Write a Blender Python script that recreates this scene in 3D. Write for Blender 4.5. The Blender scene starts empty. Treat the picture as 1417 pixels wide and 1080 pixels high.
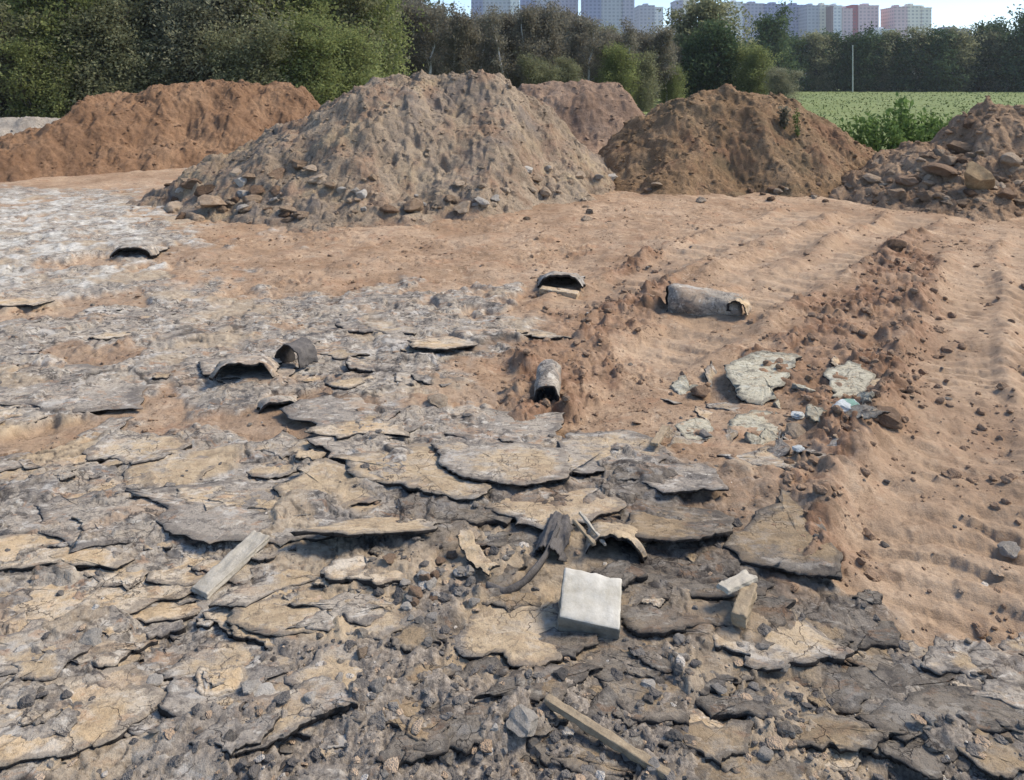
import bpy, bmesh, math, random
import numpy as np
from mathutils import Vector, Matrix
sc = bpy.context.scene
COL = sc.collection
R = math.radians
# ------------------------------------------------------------------ camera, sky, sun
W_PX, H_PX, F_PX = 1417.0, 1080.0, 1100.0
CAM_H, HORIZON = 1.7, 112.0
cam_d = bpy.data.cameras.new('camera')
cam = bpy.data.objects.new('camera', cam_d); COL.objects.link(cam)
cam.location = (0, 0, CAM_H); cam.rotation_euler = (math.pi/2, 0, 0)     # held level; the frame takes in more ground than sky
cam_d.sensor_fit = 'HORIZONTAL'; cam_d.sensor_width = 36.0
cam_d.lens = 36.0*F_PX/W_PX; cam_d.shift_y = (HORIZON - H_PX/2)/W_PX; cam_d.clip_start = 0.05; cam_d.clip_end = 6000
sc.camera = cam
SUN_AZ, SUN_EL = R(78), R(47)          # azimuth clockwise from +y
world = bpy.data.worlds.new('World'); sc.world = world; world.use_nodes = True
wn = world.node_tree.nodes; wn.clear()
sky = wn.new('ShaderNodeTexSky'); sky.sky_type = 'NISHITA'; sky.sun_disc = False
sky.sun_elevation = SUN_EL; sky.sun_rotation = SUN_AZ
sky.air_density = .8; sky.dust_density = .5; sky.ozone_density = 2.5
bg = wn.new('ShaderNodeBackground'); bg.inputs[1].default_value = 0.12
wo = wn.new('ShaderNodeOutputWorld')
world.node_tree.links.new(sky.outputs[0], bg.inputs[0]); world.node_tree.links.new(bg.outputs[0], wo.inputs[0])
sun_d = bpy.data.lights.new('sun', 'SUN'); sun_d.energy = 2.6; sun_d.angle = R(20); sun_d.color = (1, .88, .72)
sun = bpy.data.objects.new('sun', sun_d); COL.objects.link(sun)
to_sun = Vector((math.sin(SUN_AZ)*math.cos(SUN_EL), math.cos(SUN_AZ)*math.cos(SUN_EL), math.sin(SUN_EL)))
sun.rotation_euler = to_sun.to_track_quat('Z', 'Y').to_euler()
sun.location = (20, 10, 30)
sc.view_settings.view_transform = 'Standard'; sc.view_settings.look = 'None'
sc.view_settings.gamma = 1; sc.view_settings.use_curve_mapping = False
sc.view_settings.exposure = 1.08
sc.cycles.max_bounces = 6
sc.cycles.use_denoising = True
# ------------------------------------------------------------------ helpers
def ray(u, v):
    return (u - W_PX/2)/F_PX, 1.0, (HORIZON - v)/F_PX
def G(u, v, z=0.0):                     # photo pixel -> point of the ground at height z
    dx, dy, dz = ray(u, v); t = (z - CAM_H)/dz
    return (dx*t, dy*t)
def D(u, v, y):                         # photo pixel -> (x, z) at depth y
    dx, dy, dz = ray(u, v); t = y/dy
    return (dx*t, CAM_H + dz*t)
def sstep(a, b, x):
    t = np.clip((x - a)/(b - a), 0, 1); return t*t*(3 - 2*t)
def _h(ix, iy, s):
    n = (ix.astype(np.int64)*374761393 + iy.astype(np.int64)*668265263 + s*974634777) & 0x7fffffff
    n = ((n ^ (n >> 13))*1274126177) & 0x7fffffff
    n = ((n ^ (n >> 15))*2246822519) & 0x7fffffff
    return (n ^ (n >> 16))/2147483647.0
def perlin(x, y, s=0):
    ix, iy = np.floor(x), np.floor(y); fx, fy = x - ix, y - iy
    ux, uy = fx*fx*fx*(fx*(fx*6 - 15) + 10), fy*fy*fy*(fy*(fy*6 - 15) + 10)
    def g(a, b):
        t = _h(ix + a, iy + b, s)*6.2831853
        return np.cos(t)*(fx - a) + np.sin(t)*(fy - b)
    a = g(0, 0); b = g(1, 0); c = g(0, 1); d = g(1, 1)
    p = a + (b - a)*ux; q = c + (d - c)*ux
    return (p + (q - p)*uy)*1.5
def fbm(x, y, f, o=4, s=0, gain=.5):
    r = 0; a = 1.0
    for k in range(o):
        r = r + a*perlin(x*f + 13.7*k, y*f - 7.3*k, s + k); f *= 2.03; a *= gain
    return r
def worley(x, y, s=0):                  # F1, F2, random id, offset from the cell's seed
    ix, iy = np.floor(x), np.floor(y)
    f1 = np.full(x.shape, 9.0); f2 = f1.copy(); cid = np.zeros(x.shape); ox = cid.copy(); oy = cid.copy()
    for i in (-1, 0, 1):
        for j in (-1, 0, 1):
            cx, cy = ix + i, iy + j
            px = cx + .1 + .8*_h(cx, cy, s); py = cy + .1 + .8*_h(cx, cy, s + 77)
            dx, dy = x - px, y - py; d = np.sqrt(dx*dx + dy*dy)
            m = d < f1
            f2 = np.where(m, f1, np.minimum(f2, d))
            f1 = np.where(m, d, f1); cid = np.where(m, _h(cx, cy, s + 191), cid)
            ox = np.where(m, dx, ox); oy = np.where(m, dy, oy)
    return f1, f2, cid, ox, oy
def sdf(poly, x, y):                    # signed distance, positive inside
    d = np.full(x.shape, 1e9); ins = np.zeros(x.shape, bool); n = len(poly)
    for i in range(n):
        ax, ay = poly[i]; bx, by = poly[(i + 1) % n]
        ex, ey = bx - ax, by - ay
        t = np.clip(((x - ax)*ex + (y - ay)*ey)/(ex*ex + ey*ey + 1e-12), 0, 1)
        d = np.minimum(d, (x - ax - t*ex)**2 + (y - ay - t*ey)**2)
        if abs(ey) > 1e-9:
            c = ((ay > y) != (by > y)) & (x < (bx - ax)*(y - ay)/ey + ax); ins ^= c
    d = np.sqrt(d); return np.where(ins, d, -d)
def blocks(x, y, f, s, tl=.55):
    f1, f2, c, ox, oy = worley(x*f, y*f, s); k = np.clip(c*1.7 - .5, 0, 1)
    return k*sstep(.0, .35, f2 - f1)*(1 + (ox*np.cos(c*50) + oy*np.sin(c*50))*tl*2)/f
def mesh_np(name, verts, faces, mats, smooth=True, matidx=None, attrs=None):
    me = bpy.data.meshes.new(name); v = np.asarray(verts, np.float32); f = np.asarray(faces, np.int32)
    k = f.shape[1]; me.vertices.add(len(v)); me.vertices.foreach_set('co', v.ravel())
    me.loops.add(f.size); me.loops.foreach_set('vertex_index', f.ravel())
    me.polygons.add(len(f)); me.polygons.foreach_set('loop_start', np.arange(len(f), dtype=np.int32)*k)
    try: me.polygons.foreach_set('loop_total', np.full(len(f), k, np.int32))
    except Exception: pass
    for m in (mats if isinstance(mats, (list, tuple)) else [mats]): me.materials.append(m)
    if matidx is not None: me.polygons.foreach_set('material_index', np.asarray(matidx, np.int32))
    me.polygons.foreach_set('use_smooth', np.full(len(f), smooth, bool))
    for kx, a in (attrs or {}).items():
        at = me.attributes.new(kx, 'FLOAT', 'POINT'); at.data.foreach_set('value', np.asarray(a, np.float32).ravel())
    me.update(calc_edges=True); me.validate()
    return me
def link(name, me, parent=None, loc=None, rot=None, scl=None):
    o = bpy.data.objects.new(name, me); COL.objects.link(o)
    if parent is not None: o.parent = parent
    if loc is not None: o.location = loc
    if rot is not None: o.rotation_euler = rot
    if scl is not None: o.scale = scl if not isinstance(scl, (int, float)) else (scl,)*3
    return o
def tag(o, label=None, cat=None, group=None, kind=None):
    if label: o['label'] = label
    if cat: o['category'] = cat
    if group: o['group'] = group
    if kind: o['kind'] = kind
    return o
# ------------------------------------------------------------------ materials
class NT:
    def __init__(s, name):
        s.m = bpy.data.materials.new(name); s.m.use_nodes = True; s.t = s.m.node_tree; s.t.nodes.clear()
        s.out = s.n('ShaderNodeOutputMaterial')
    def n(s, t, **kw):
        o = s.t.nodes.new(t)
        for k, v in kw.items(): setattr(o, k, v)
        return o
    def l(s, a, b): s.t.links.new(a, b)
    def co(s, kind='Object'): return s.n('ShaderNodeTexCoord').outputs[kind]
    def noise(s, co, sc_, det=5, rough=.6, dist=0):
        o = s.n('ShaderNodeTexNoise'); o.inputs['Scale'].default_value = sc_; o.inputs['Detail'].default_value = det
        o.inputs['Roughness'].default_value = rough; o.inputs['Distortion'].default_value = dist
        s.l(co, o.inputs['Vector']); return o.outputs['Fac']
    def ramp(s, x, stops):
        o = s.n('ShaderNodeValToRGB'); e = o.color_ramp.elements
        while len(e) < len(stops): e.new(.5)
        for i, (p, c) in enumerate(stops):
            e[i].position = p; e[i].color = (*c, 1) if isinstance(c, (tuple, list)) else (c, c, c, 1)
        s.l(x, o.inputs[0]); return o.outputs[0]
    def mix(s, f, a, b, mode='MIX'):
        o = s.n('ShaderNodeMix', data_type='RGBA', blend_type=mode)
        for i, v in ((0, f), (6, a), (7, b)):
            if isinstance(v, (int, float)): o.inputs[i].default_value = v
            elif isinstance(v, (tuple, list)): o.inputs[i].default_value = (*v, 1)
            else: s.l(v, o.inputs[i])
        return o.outputs[2]
    def math(s, op, a, b=0.0):
        o = s.n('ShaderNodeMath', operation=op)
        for i, v in ((0, a), (1, b)):
            if isinstance(v, (int, float)): o.inputs[i].default_value = v
            else: s.l(v, o.inputs[i])
        return o.outputs[0]
    def attr(s, name): return s.n('ShaderNodeAttribute', attribute_name=name).outputs['Fac']
    def rnd(s): return s.n('ShaderNodeObjectInfo').outputs['Random']
    def bump(s, h, dist, strength=1.0, prev=None):
        o = s.n('ShaderNodeBump'); o.inputs['Distance'].default_value = dist; o.inputs['Strength'].default_value = strength
        s.l(h, o.inputs['Height'])
        if prev is not None: s.l(prev, o.inputs['Normal'])
        return o.outputs[0]
    def bsdf(s, col, rough=.95, normal=None, spec=.15):
        o = s.n('ShaderNodeBsdfPrincipled'); o.inputs['Specular IOR Level'].default_value = spec
        if isinstance(col, tuple): o.inputs['Base Color'].default_value = (*col, 1)
        else: s.l(col, o.inputs['Base Color'])
        if isinstance(rough, (int, float)): o.inputs['Roughness'].default_value = rough
        else: s.l(rough, o.inputs['Roughness'])
        if normal is not None: s.l(normal, o.inputs['Normal'])
        s.l(o.outputs[0], s.out.inputs[0]); return s.m
def asphalt_color(t, co, shift=None):   # weathered bitumen, dusted with dry mud
    big = t.noise(co, 2.3, 7, .68); mid = t.noise(co, 9, 7, .72, .6); fine = t.noise(co, 70, 5, .8); spk = t.noise(co, 28, 6, .8)
    if shift is not None: big = t.math('ADD', big, shift)
    c = t.ramp(big, [(.28, (.185, .166, .145)), (.42, (.28, .25, .21)), (.54, (.36, .318, .258)), (.72, (.475, .415, .325))])
    c = t.mix(t.ramp(mid, [(.48, 0.0), (.62, .7)]), c, (.42, .365, .29))
    c = t.mix(t.ramp(mid, [(.30, .75), (.43, 0.0)]), c, (.115, .105, .10))
    c = t.mix(t.ramp(spk, [(.36, .65), (.46, 0.0)]), c, (.09, .08, .074))
    c = t.mix(t.ramp(spk, [(.58, 0.0), (.72, .55)]), c, (.50, .455, .39))
    c = t.mix(t.ramp(fine, [(.34, .7), (.46, 0.0)]), c, (.075, .068, .062))
    c = t.mix(t.ramp(fine, [(.57, 0.0), (.72, .6)]), c, (.58, .54, .47))
    return c, mid, fine
def stains(t, co, c, k=1.0):            # dried mud splashes, chalky crusts and bitumen smears, each with its own shape
    for i, (sc_, lo, hi, amt, col) in enumerate(((2.6, .56, .62, .55, (.38, .265, .17)), (6.5, .575, .63, .45, (.43, .335, .225)), (5.2, .56, .62, .7, (.50, .475, .425)), (8.5, .565, .62, .75, (.10, .094, .09)),
                                                 (17, .57, .62, .7, (.60, .56, .48)), (21, .565, .61, .75, (.075, .067, .062)), (13, .58, .63, .6, (.36, .22, .13)))):
        m = t.n('ShaderNodeMapping'); m.inputs['Location'].default_value = (3.1*i + .7, 5.3*i, 1.7*i); m.inputs['Rotation'].default_value = (0, 0, .35); m.inputs['Scale'].default_value = (.8, 1.25, 1); t.l(co, m.inputs[0])
        c = t.mix(t.ramp(t.noise(m.outputs[0], sc_, 7, .66, .5), [(lo, 0.0), (hi, amt*k)]), c, col)
    return c
def clay_color(t, co, base=((.255, .168, .104), (.38, .268, .175), (.485, .363, .252))):
    big = t.noise(co, 1.1, 7, .68); mid = t.noise(co, 8, 7, .74, .4); fine = t.noise(co, 55, 5, .8); spk = t.noise(co, 22, 6, .8)
    c = t.ramp(big, [(.3, base[0]), (.5, base[1]), (.7, base[2])])
    c = t.mix(t.ramp(mid, [(.30, .75), (.46, 0.0)]), c, tuple(.55*b for b in base[0]))
    c = t.mix(t.ramp(mid, [(.54, 0.0), (.70, .6)]), c, tuple(min(1, 1.15*b) for b in base[2]))
    c = t.mix(t.ramp(spk, [(.36, .6), (.46, 0.0)]), c, tuple(.5*b for b in base[0]))
    c = t.mix(t.ramp(fine, [(.34, .65), (.46, 0.0)]), c, tuple(.42*b for b in base[0]))
    return c, mid, fine
def m_ground():
    t = NT('ground'); co = t.n('ShaderNodeNewGeometry').outputs['Position']
    a, am, af = asphalt_color(t, co); a = stains(t, co, a); c, cm, cf = clay_color(t, co)
    for sc_, wd_, lo in ((3.2, .016, .42), (8, .02, .48)):
        v = t.n('ShaderNodeTexVoronoi', feature='DISTANCE_TO_EDGE'); v.inputs['Scale'].default_value = sc_; wv = t.n('ShaderNodeMix', data_type='RGBA'); nz = t.n('ShaderNodeTexNoise'); nz.inputs['Scale'].default_value = 7; nz.inputs['Detail'].default_value = 6
        t.l(co, nz.inputs['Vector']); t.l(co, wv.inputs[6]); t.l(nz.outputs['Color'], wv.inputs[7]); wv.inputs[0].default_value = .22; t.l(wv.outputs[2], v.inputs['Vector'])
        a = t.mix(t.math('MULTIPLY', t.ramp(v.outputs['Distance'], [(.0, 1.0), (wd_, 0.0)]), t.ramp(t.noise(co, 2.1, 3, .6), [(lo, 0.0), (lo + .08, .9)])), a, (.055, .048, .044))
    c = t.mix(t.ramp(t.noise(co, 3.3, 7, .72, .6), [(.53, 0.0), (.64, .5)]), c, (.33, .185, .108)); c = t.mix(t.ramp(t.noise(co, 16, 7, .75, .5), [(.55, 0.0), (.63, .75)]), c, (.115, .072, .044)); c = t.mix(t.ramp(t.noise(co, 11.3, 7, .75, .5), [(.56, 0.0), (.65, .6)]), c, (.55, .43, .31))
    a = t.mix(t.math('MULTIPLY', t.attr('bare'), .85), a, t.mix(1.0, a, (.47, .455, .45), 'MULTIPLY'))
    c = t.mix(t.ramp(t.noise(co, .75, 7, .7, .5), [(.50, 0.0), (.60, .55)]), c, (.235, .15, .09))
    c = t.mix(t.math('MULTIPLY', t.attr('track'), .45), c, t.ramp(t.noise(co, 14, 6, .7), [(.3, (.34, .245, .16)), (.6, (.49, .375, .262))]))
    ash = t.ramp(t.noise(co, 9, 8, .85), [(.38, (.15, .135, .115)), (.45, (.36, .335, .285)), (.54, (.52, .50, .445)), (.66, (.72, .70, .64))])
    clod = t.ramp(t.noise(co, 8, 6, .7), [(.34, (.10, .058, .036)), (.5, (.225, .135, .085)), (.66, (.38, .255, .17))])
    film = t.ramp(t.noise(co, 14, 7, .75), [(.3, (.28, .21, .135)), (.5, (.43, .335, .22)), (.7, (.53, .43, .30))])
    grav = t.ramp(t.noise(co, 55, 5, .8), [(.32, (.08, .07, .062)), (.46, (.21, .182, .15)), (.58, (.33, .285, .232)), (.72, (.52, .47, .40))])
    gr = t.ramp(t.noise(co, .35, 7, .7), [(.3, (.11, .145, .05)), (.5, (.165, .205, .075)), (.7, (.225, .245, .105))])
    x = t.mix(t.attr('gravel'), a, grav); x = t.mix(t.attr('film'), x, film)
    x = t.mix(t.attr('ash'), x, ash); x = t.mix(t.attr('clay'), x, c); x = t.mix(t.attr('clod'), x, clod)
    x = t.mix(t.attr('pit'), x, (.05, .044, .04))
    x = t.mix(t.attr('grass'), x, gr)
    b = t.bump(t.noise(co, 26, 6, .75), .011, .9); b = t.bump(t.noise(co, 130, 4, .8), .005, .9, b)
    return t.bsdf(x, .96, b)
def m_asphalt(name, shift, tan, tint=(1, 1, 1)):
    t = NT(name); co = t.n('ShaderNodeNewGeometry').outputs['Position']; r = t.rnd()
    sh = t.math('ADD', t.math('MULTIPLY', t.math('SUBTRACT', r, .5), .16), shift)
    c, mid, fine = asphalt_color(t, co, sh); rim = t.attr('rim'); c = stains(t, co, c, .8)
    if tan:
        film = t.ramp(t.noise(co, 9, 7, .76), [(.28, (.28, .212, .135)), (.5, (.445, .347, .225)), (.72, (.56, .45, .31))])
        film = t.mix(t.ramp(t.noise(co, 28, 6, .8), [(.37, .6), (.46, 0.0)]), film, (.17, .13, .09))
        film = t.mix(t.ramp(fine, [(.34, .5), (.46, 0.0)]), film, (.12, .09, .065))
        film = stains(t, co, film, .35)
        f = t.math('SUBTRACT', t.noise(co, 5, 6, .7), t.math('MULTIPLY', t.math('POWER', rim, 3.0), .16))
        c = t.mix(t.ramp(f, [(.44 - tan*.25, 0.0), (.56 - tan*.25, 1.0)]), c, film)
    # darker towards the rim, broken by noise
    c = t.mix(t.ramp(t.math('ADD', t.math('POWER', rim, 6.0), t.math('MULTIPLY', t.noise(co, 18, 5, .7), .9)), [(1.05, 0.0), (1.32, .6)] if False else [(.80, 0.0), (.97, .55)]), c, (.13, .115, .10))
    # hairline cracks of the brittle sheet
    v = t.n('ShaderNodeTexVoronoi', feature='DISTANCE_TO_EDGE'); v.inputs['Scale'].default_value = 9; wv = t.n('ShaderNodeMix', data_type='RGBA'); nz = t.n('ShaderNodeTexNoise'); nz.inputs['Scale'].default_value = 12; nz.inputs['Detail'].default_value = 5
    t.l(co, nz.inputs['Vector']); t.l(co, wv.inputs[6]); t.l(nz.outputs['Color'], wv.inputs[7]); wv.inputs[0].default_value = .16; t.l(wv.outputs[2], v.inputs['Vector'])
    ck = t.math('MULTIPLY', t.ramp(v.outputs['Distance'], [(.0, 1.0), (.022, 0.0)]), t.ramp(t.noise(co, 3.1, 3, .6), [(.50, 0.0), (.58, .8)]))
    c = t.mix(ck, c, (.06, .052, .048))
    if tint != (1, 1, 1): c = t.mix(1.0, c, tint, 'MULTIPLY')
    b = t.bump(t.noise(co, 24, 6, .75), .010, .8); b = t.bump(t.noise(co, 140, 4, .8), .004, .9, b); b = t.bump(t.math('SUBTRACT', 1.0, ck), .006, .8, b)
    return t.bsdf(c, .94, b)
def m_soil(name, base, patches=()):
    t = NT(name); c, mid, fine = clay_color(t, t.co(), base); co = t.co()
    for i, pc in enumerate(patches):
        mp = t.n('ShaderNodeMapping'); mp.inputs['Location'].default_value = (7.0*i + 3, 5.0*i, 2.0); t.l(co, mp.inputs[0])
        c = t.mix(t.ramp(t.noise(mp.outputs[0], 1.3, 6, .7), [(.52, 0.0), (.64, .75)]), c, pc)
    if patches: c = t.mix(t.ramp(fine, [(.34, .6), (.47, 0.0)]), c, tuple(.4*b for b in base[0]))
    b = t.bump(t.noise(co, 10, 7, .75), .05, .9); b = t.bump(t.noise(co, 55, 4, .8), .012, .9, b)
    return t.bsdf(c, .97, b)
def m_rock(name, a, b_, c_):
    t = NT(name); co = t.co(); r = t.rnd()
    o = t.n('ShaderNodeVectorMath', operation='ADD'); t.l(co, o.inputs[0]); cm = t.n('ShaderNodeCombineXYZ')
    t.l(t.math('MULTIPLY', r, 50.0), cm.inputs[0]); t.l(cm.outputs[0], o.inputs[1]); co = o.outputs[0]
    x = t.math('ADD', t.noise(co, 3, 6, .7), t.math('MULTIPLY', t.math('SUBTRACT', r, .5), .5))
    col = t.ramp(x, [(.25, a), (.5, b_), (.75, c_)])
    bm = t.bump(t.noise(co, 9, 6, .75), .12, .7)
    return t.bsdf(col, .93, bm)
def m_flat(name, a, b_, scale=20, bd=.004, rough=.85):
    t = NT(name); co = t.co()
    c = t.ramp(t.noise(co, scale, 6, .7), [(.3, a), (.7, b_)])
    c = t.mix(t.ramp(t.noise(co, scale*.3, 6, .7), [(.5, 0.0), (.68, .6)]), c, tuple(.55*v for v in a))
    return t.bsdf(c, rough, t.bump(t.noise(co, scale*4, 5, .75), bd, .8))
def m_leaf(name, a, b_, c_, trans=.5):
    t = NT(name); x = t.math('ADD', t.attr('tint'), t.math('MULTIPLY', t.math('SUBTRACT', t.rnd(), .5), .3))
    c = t.ramp(x, [(.1, a), (.5, b_), (.9, c_)])
    d = t.n('ShaderNodeBsdfDiffuse'); tr = t.n('ShaderNodeBsdfTranslucent'); mx = t.n('ShaderNodeMixShader')
    t.l(c, d.inputs[0]); t.l(c, tr.inputs[0]); mx.inputs[0].default_value = trans
    t.l(d.outputs[0], mx.inputs[1]); t.l(tr.outputs[0], mx.inputs[2]); t.l(mx.outputs[0], t.out.inputs[0])
    return t.m
M = dict(
    ground=m_ground(),
    grey=m_asphalt('weathered_asphalt', .0, 0), tan=m_asphalt('mud_dusted_asphalt', .05, .6),
    bare=m_asphalt('bare_bitumen', -.05, 0, (.55, .545, .54)), barehalf=m_asphalt('bare_bitumen_with_mud', -.03, .22, (.66, .64, .615)),
    half=m_asphalt('half_dusted_asphalt', .03, .12), pale=m_asphalt('bleached_asphalt', .2, .12, (1.12, 1.08, 1.02)),
    chalk=m_asphalt('chalky_concrete', .35, 0, (1.0, 1.06, 1.02)), dark=m_asphalt('dark_bitumen', -.17, 0),
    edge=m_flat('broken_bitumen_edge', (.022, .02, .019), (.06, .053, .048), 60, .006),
    brown=m_soil('brown_soil', ((.155, .088, .05), (.24, .143, .083), (.335, .215, .13))),
    umber=m_soil('umber_soil', ((.165, .105, .058), (.265, .175, .10), (.37, .26, .16)), ((.24, .135, .08), (.18, .135, .08))),
    greysoil=m_soil('grey_soil', ((.215, .165, .118), (.325, .255, .183), (.43, .345, .25)), ((.34, .225, .155), (.43, .335, .215), (.21, .18, .155), (.27, .175, .115))),
    pink=m_soil('pink_soil', ((.20, .13, .088), (.29, .20, .14), (.385, .285, .205))),
    rubblesoil=m_soil('rubble_soil', ((.21, .135, .082), (.33, .225, .143), (.44, .32, .215))),
    gravelsoil=m_soil('gravel_soil', ((.25, .21, .17), (.34, .30, .25), (.43, .39, .33))),
    rock=m_rock('stone', (.20, .15, .105), (.345, .27, .195), (.49, .40, .30)),
    brownrock=m_rock('brown_clod', (.115, .074, .047), (.20, .133, .087), (.30, .21, .142)),
    greyrock=m_rock('grey_stone', (.12, .11, .10), (.225, .208, .185), (.38, .35, .31)),
    rubble=m_rock('rubble_stone', (.235, .165, .108), (.37, .275, .19), (.51, .405, .295)),
    clayrock=m_rock('clay_crumb', (.20, .13, .08), (.34, .235, .155), (.46, .34, .235)),
    paler=m_rock('pale_stone', (.33, .30, .26), (.47, .43, .37), (.62, .58, .51)),
    boulder=m_flat('tan_boulder', (.30, .205, .115), (.50, .37, .22), 6, .05),
    wood=m_flat('weathered_wood', (.33, .30, .24), (.50, .46, .38), 30, .004),
    lightwood=m_flat('light_wood', (.23, .18, .12), (.37, .30, .205), 40, .004),
    concrete=m_flat('whitish_concrete', (.30, .275, .215), (.63, .61, .545), 7, .004),
    stain=m_flat('shade_side_concrete', (.15, .14, .115), (.26, .245, .205), 25, .005),  # shade of the block's sides put into the colour; also on rubble sides
    felt=m_flat('roofing_felt', (.075, .07, .068), (.17, .155, .14), 30, .006),
    plastic=m_flat('dirty_plastic', (.48, .52, .49), (.80, .82, .80), 12, .01, .45),
    green=m_flat('green_plastic', (.16, .28, .22), (.27, .42, .34), 15, .006, .5),
    bark=m_flat('bark', (.055, .047, .038), (.13, .115, .095), 8, .02),
    birch=m_flat('birch_bark', (.42, .40, .36), (.66, .64, .60), 3, .02),
    twig=m_flat('bare_twig', (.12, .10, .086), (.22, .19, .165), 8, .01),
    metal=m_flat('pale_painted_metal', (.42, .45, .38), (.5, .53, .46), 10, .001, .6),
    leaf_olive=m_leaf('olive_leaves', (.15, .158, .085), (.225, .232, .13), (.31, .315, .19)),
    leaf_green=m_leaf('green_leaves', (.145, .17, .065), (.225, .255, .098), (.31, .34, .145)),
    leaf_grey=m_leaf('greyish_leaves', (.17, .172, .108), (.25, .252, .165), (.33, .33, .225)),
    leaf_dark=m_leaf('dark_leaves', (.055, .082, .04), (.09, .128, .062), (.14, .18, .088), .25),
    leaf_sparse=m_leaf('sparse_dull_leaves', (.15, .138, .10), (.215, .20, .15), (.28, .265, .20)),
    leaf_weed=m_leaf('weed_leaves', (.07, .115, .035), (.115, .185, .055), (.17, .255, .085), .45),
    leaf_straw=m_leaf('meadow_blades', (.10, .135, .045), (.15, .19, .068), (.205, .228, .095), .1),
)
# ------------------------------------------------------------------ ground
def GP(pts): return [G(u, v) for u, v in pts]
P_CLAY = GP([(-900, 238), (-300, 250), (150, 262), (240, 300), (250, 345), (205, 372), (330, 395), (470, 405), (560, 392), (690, 400), (740, 440), (700, 480), (580, 505),
             (600, 540), (700, 572), (775, 590), (800, 640), (905, 630), (985, 655), (1000, 625), (1120, 650), (1105, 720), (1140, 790), (1230, 835), (1225, 910),
             (1300, 935), (1417, 880), (1900, 850), (3200, 600), (3200, 230)])
P_ASH = GP([(-500, 262), (170, 268), (215, 300), (235, 335), (150, 345), (90, 395), (-60, 400), (-500, 390)])
P_CLODS = [GP([(1205, 320), (1285, 330), (1305, 400), (1345, 470), (1310, 550), (1245, 630), (1195, 710), (1130, 770), (1105, 690), (1085, 570), (1055, 490), (1100, 440), (1170, 390)]),
           GP([(690, 500), (760, 450), (800, 405), (880, 352), (935, 350), (940, 395), (880, 470), (815, 515), (790, 560), (720, 575)]),
           GP([(1330, 940), (1345, 890), (1417, 850), (1520, 830), (1520, 960), (1400, 965)])]
P_RUT = [GP([(1390, 500), (1440, 470), (1420, 560), (1350, 660), (1290, 760), (1265, 750), (1320, 650)])]
P_FILM = [GP(p) for p in ([(150, 690), (190, 640), (300, 620), (330, 650), (240, 690)], [(380, 700), (440, 650), (500, 680), (500, 720)], [(620, 930), (640, 850), (760, 820), (840, 880), (800, 920), (720, 940)],
          [(310, 880), (380, 830), (560, 830), (560, 900), (400, 900)], [(0, 590), (110, 580), (130, 640), (0, 660)], [(0, 950), (220, 950), (200, 1040), (0, 1080)])]
P_BARE = GP([(520, 780), (600, 700), (780, 690), (1000, 655), (1130, 690), (1230, 840), (1330, 930), (1700, 900), (1700, 1250), (380, 1250), (430, 990), (540, 890)])
P_GRAV = GP([(380, 930), (470, 890), (600, 870), (640, 930), (820, 935), (900, 905), (1000, 930), (1200, 930), (1330, 955), (1700, 960), (1700, 1150), (250, 1150), (230, 1020)])
P_SMALLG = [GP(p) for p in ([(500, 800), (560, 770), (640, 790), (660, 850), (590, 870), (520, 860)], [(670, 750), (740, 720), (800, 740), (740, 790), (690, 810)], [(390, 900), (520, 890), (540, 940), (400, 945)])]
def lowland(x, y): return .05*fbm(x, y, .23, 3, 5)*sstep(60, 8, y)
def masks(x, y):
    x = np.asarray(x, float); y = np.asarray(y, float)
    n1 = fbm(x, y, 1.6, 4, 31); n2 = fbm(x, y, 5.0, 4, 41)
    m = {}
    wob = .42*n1 + .20*n2
    m['clay'] = sstep(-.10, .12, sdf(P_CLAY, x, y) + wob*np.clip(y/6, .35, 1.3))
    m['clay'] = np.maximum(m['clay'], .85*sstep(.24, .46, fbm(x, y, 1.1, 5, 61) + .16*n2)*sstep(2.4, 3.6, y))
    m['ash'] = sstep(-.4, .6, sdf(P_ASH, x, y) + 1.6*n1 + .5*n2)*sstep(-.12, .2, fbm(x, y, 3.2, 4, 43) + .12)
    m['clay'] = m['clay']*(1 - .85*m['ash'])
    c = np.zeros(x.shape)
    for p in P_CLODS: c = np.maximum(c, sstep(-.10, .14, sdf(p, x, y) + .22*n1 + .08*n2))
    for p in P_RUT: c = np.maximum(c, .8*sstep(-.06, .07, sdf(p, x, y) + .12*n1 + .05*n2))
    m['clod'] = c*(.5 + .5*sstep(-.25, .25, fbm(x, y, 1.9, 4, 47)))
    f = np.zeros(x.shape)
    for p in P_FILM: f = np.maximum(f, sstep(-.05, .06, sdf(p, x, y) + .14*n1 + .05*n2))
    m['film'] = np.maximum(f, .55*sstep(.3, .55, fbm(x, y, 1.2, 5, 83)))
    m['bare'] = sstep(-.15, .2, sdf(P_BARE, x, y) + .30*n1 + .12*n2)
    g = sstep(-.10, .12, sdf(P_GRAV, x, y) + .2*n1 + .1*n2)
    for p in P_SMALLG: g = np.maximum(g, sstep(-.03, .04, sdf(p, x, y) + .06*n2))
    m['gravel'] = g*(1 - m['clay'])
    far = sstep(16.5, 19.0, y + 1.2*n1 - .06*np.abs(x))
    m['grass'] = np.where(y < 0, 1.0 - sstep(8, 14, np.hypot(x, y)), far) if False else np.maximum(far, sstep(24, 30, np.hypot(x, y)))
    return m
TRK_A, TRK_B = np.array(G(1275, 960)), np.array(G(1372, 430))
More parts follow.
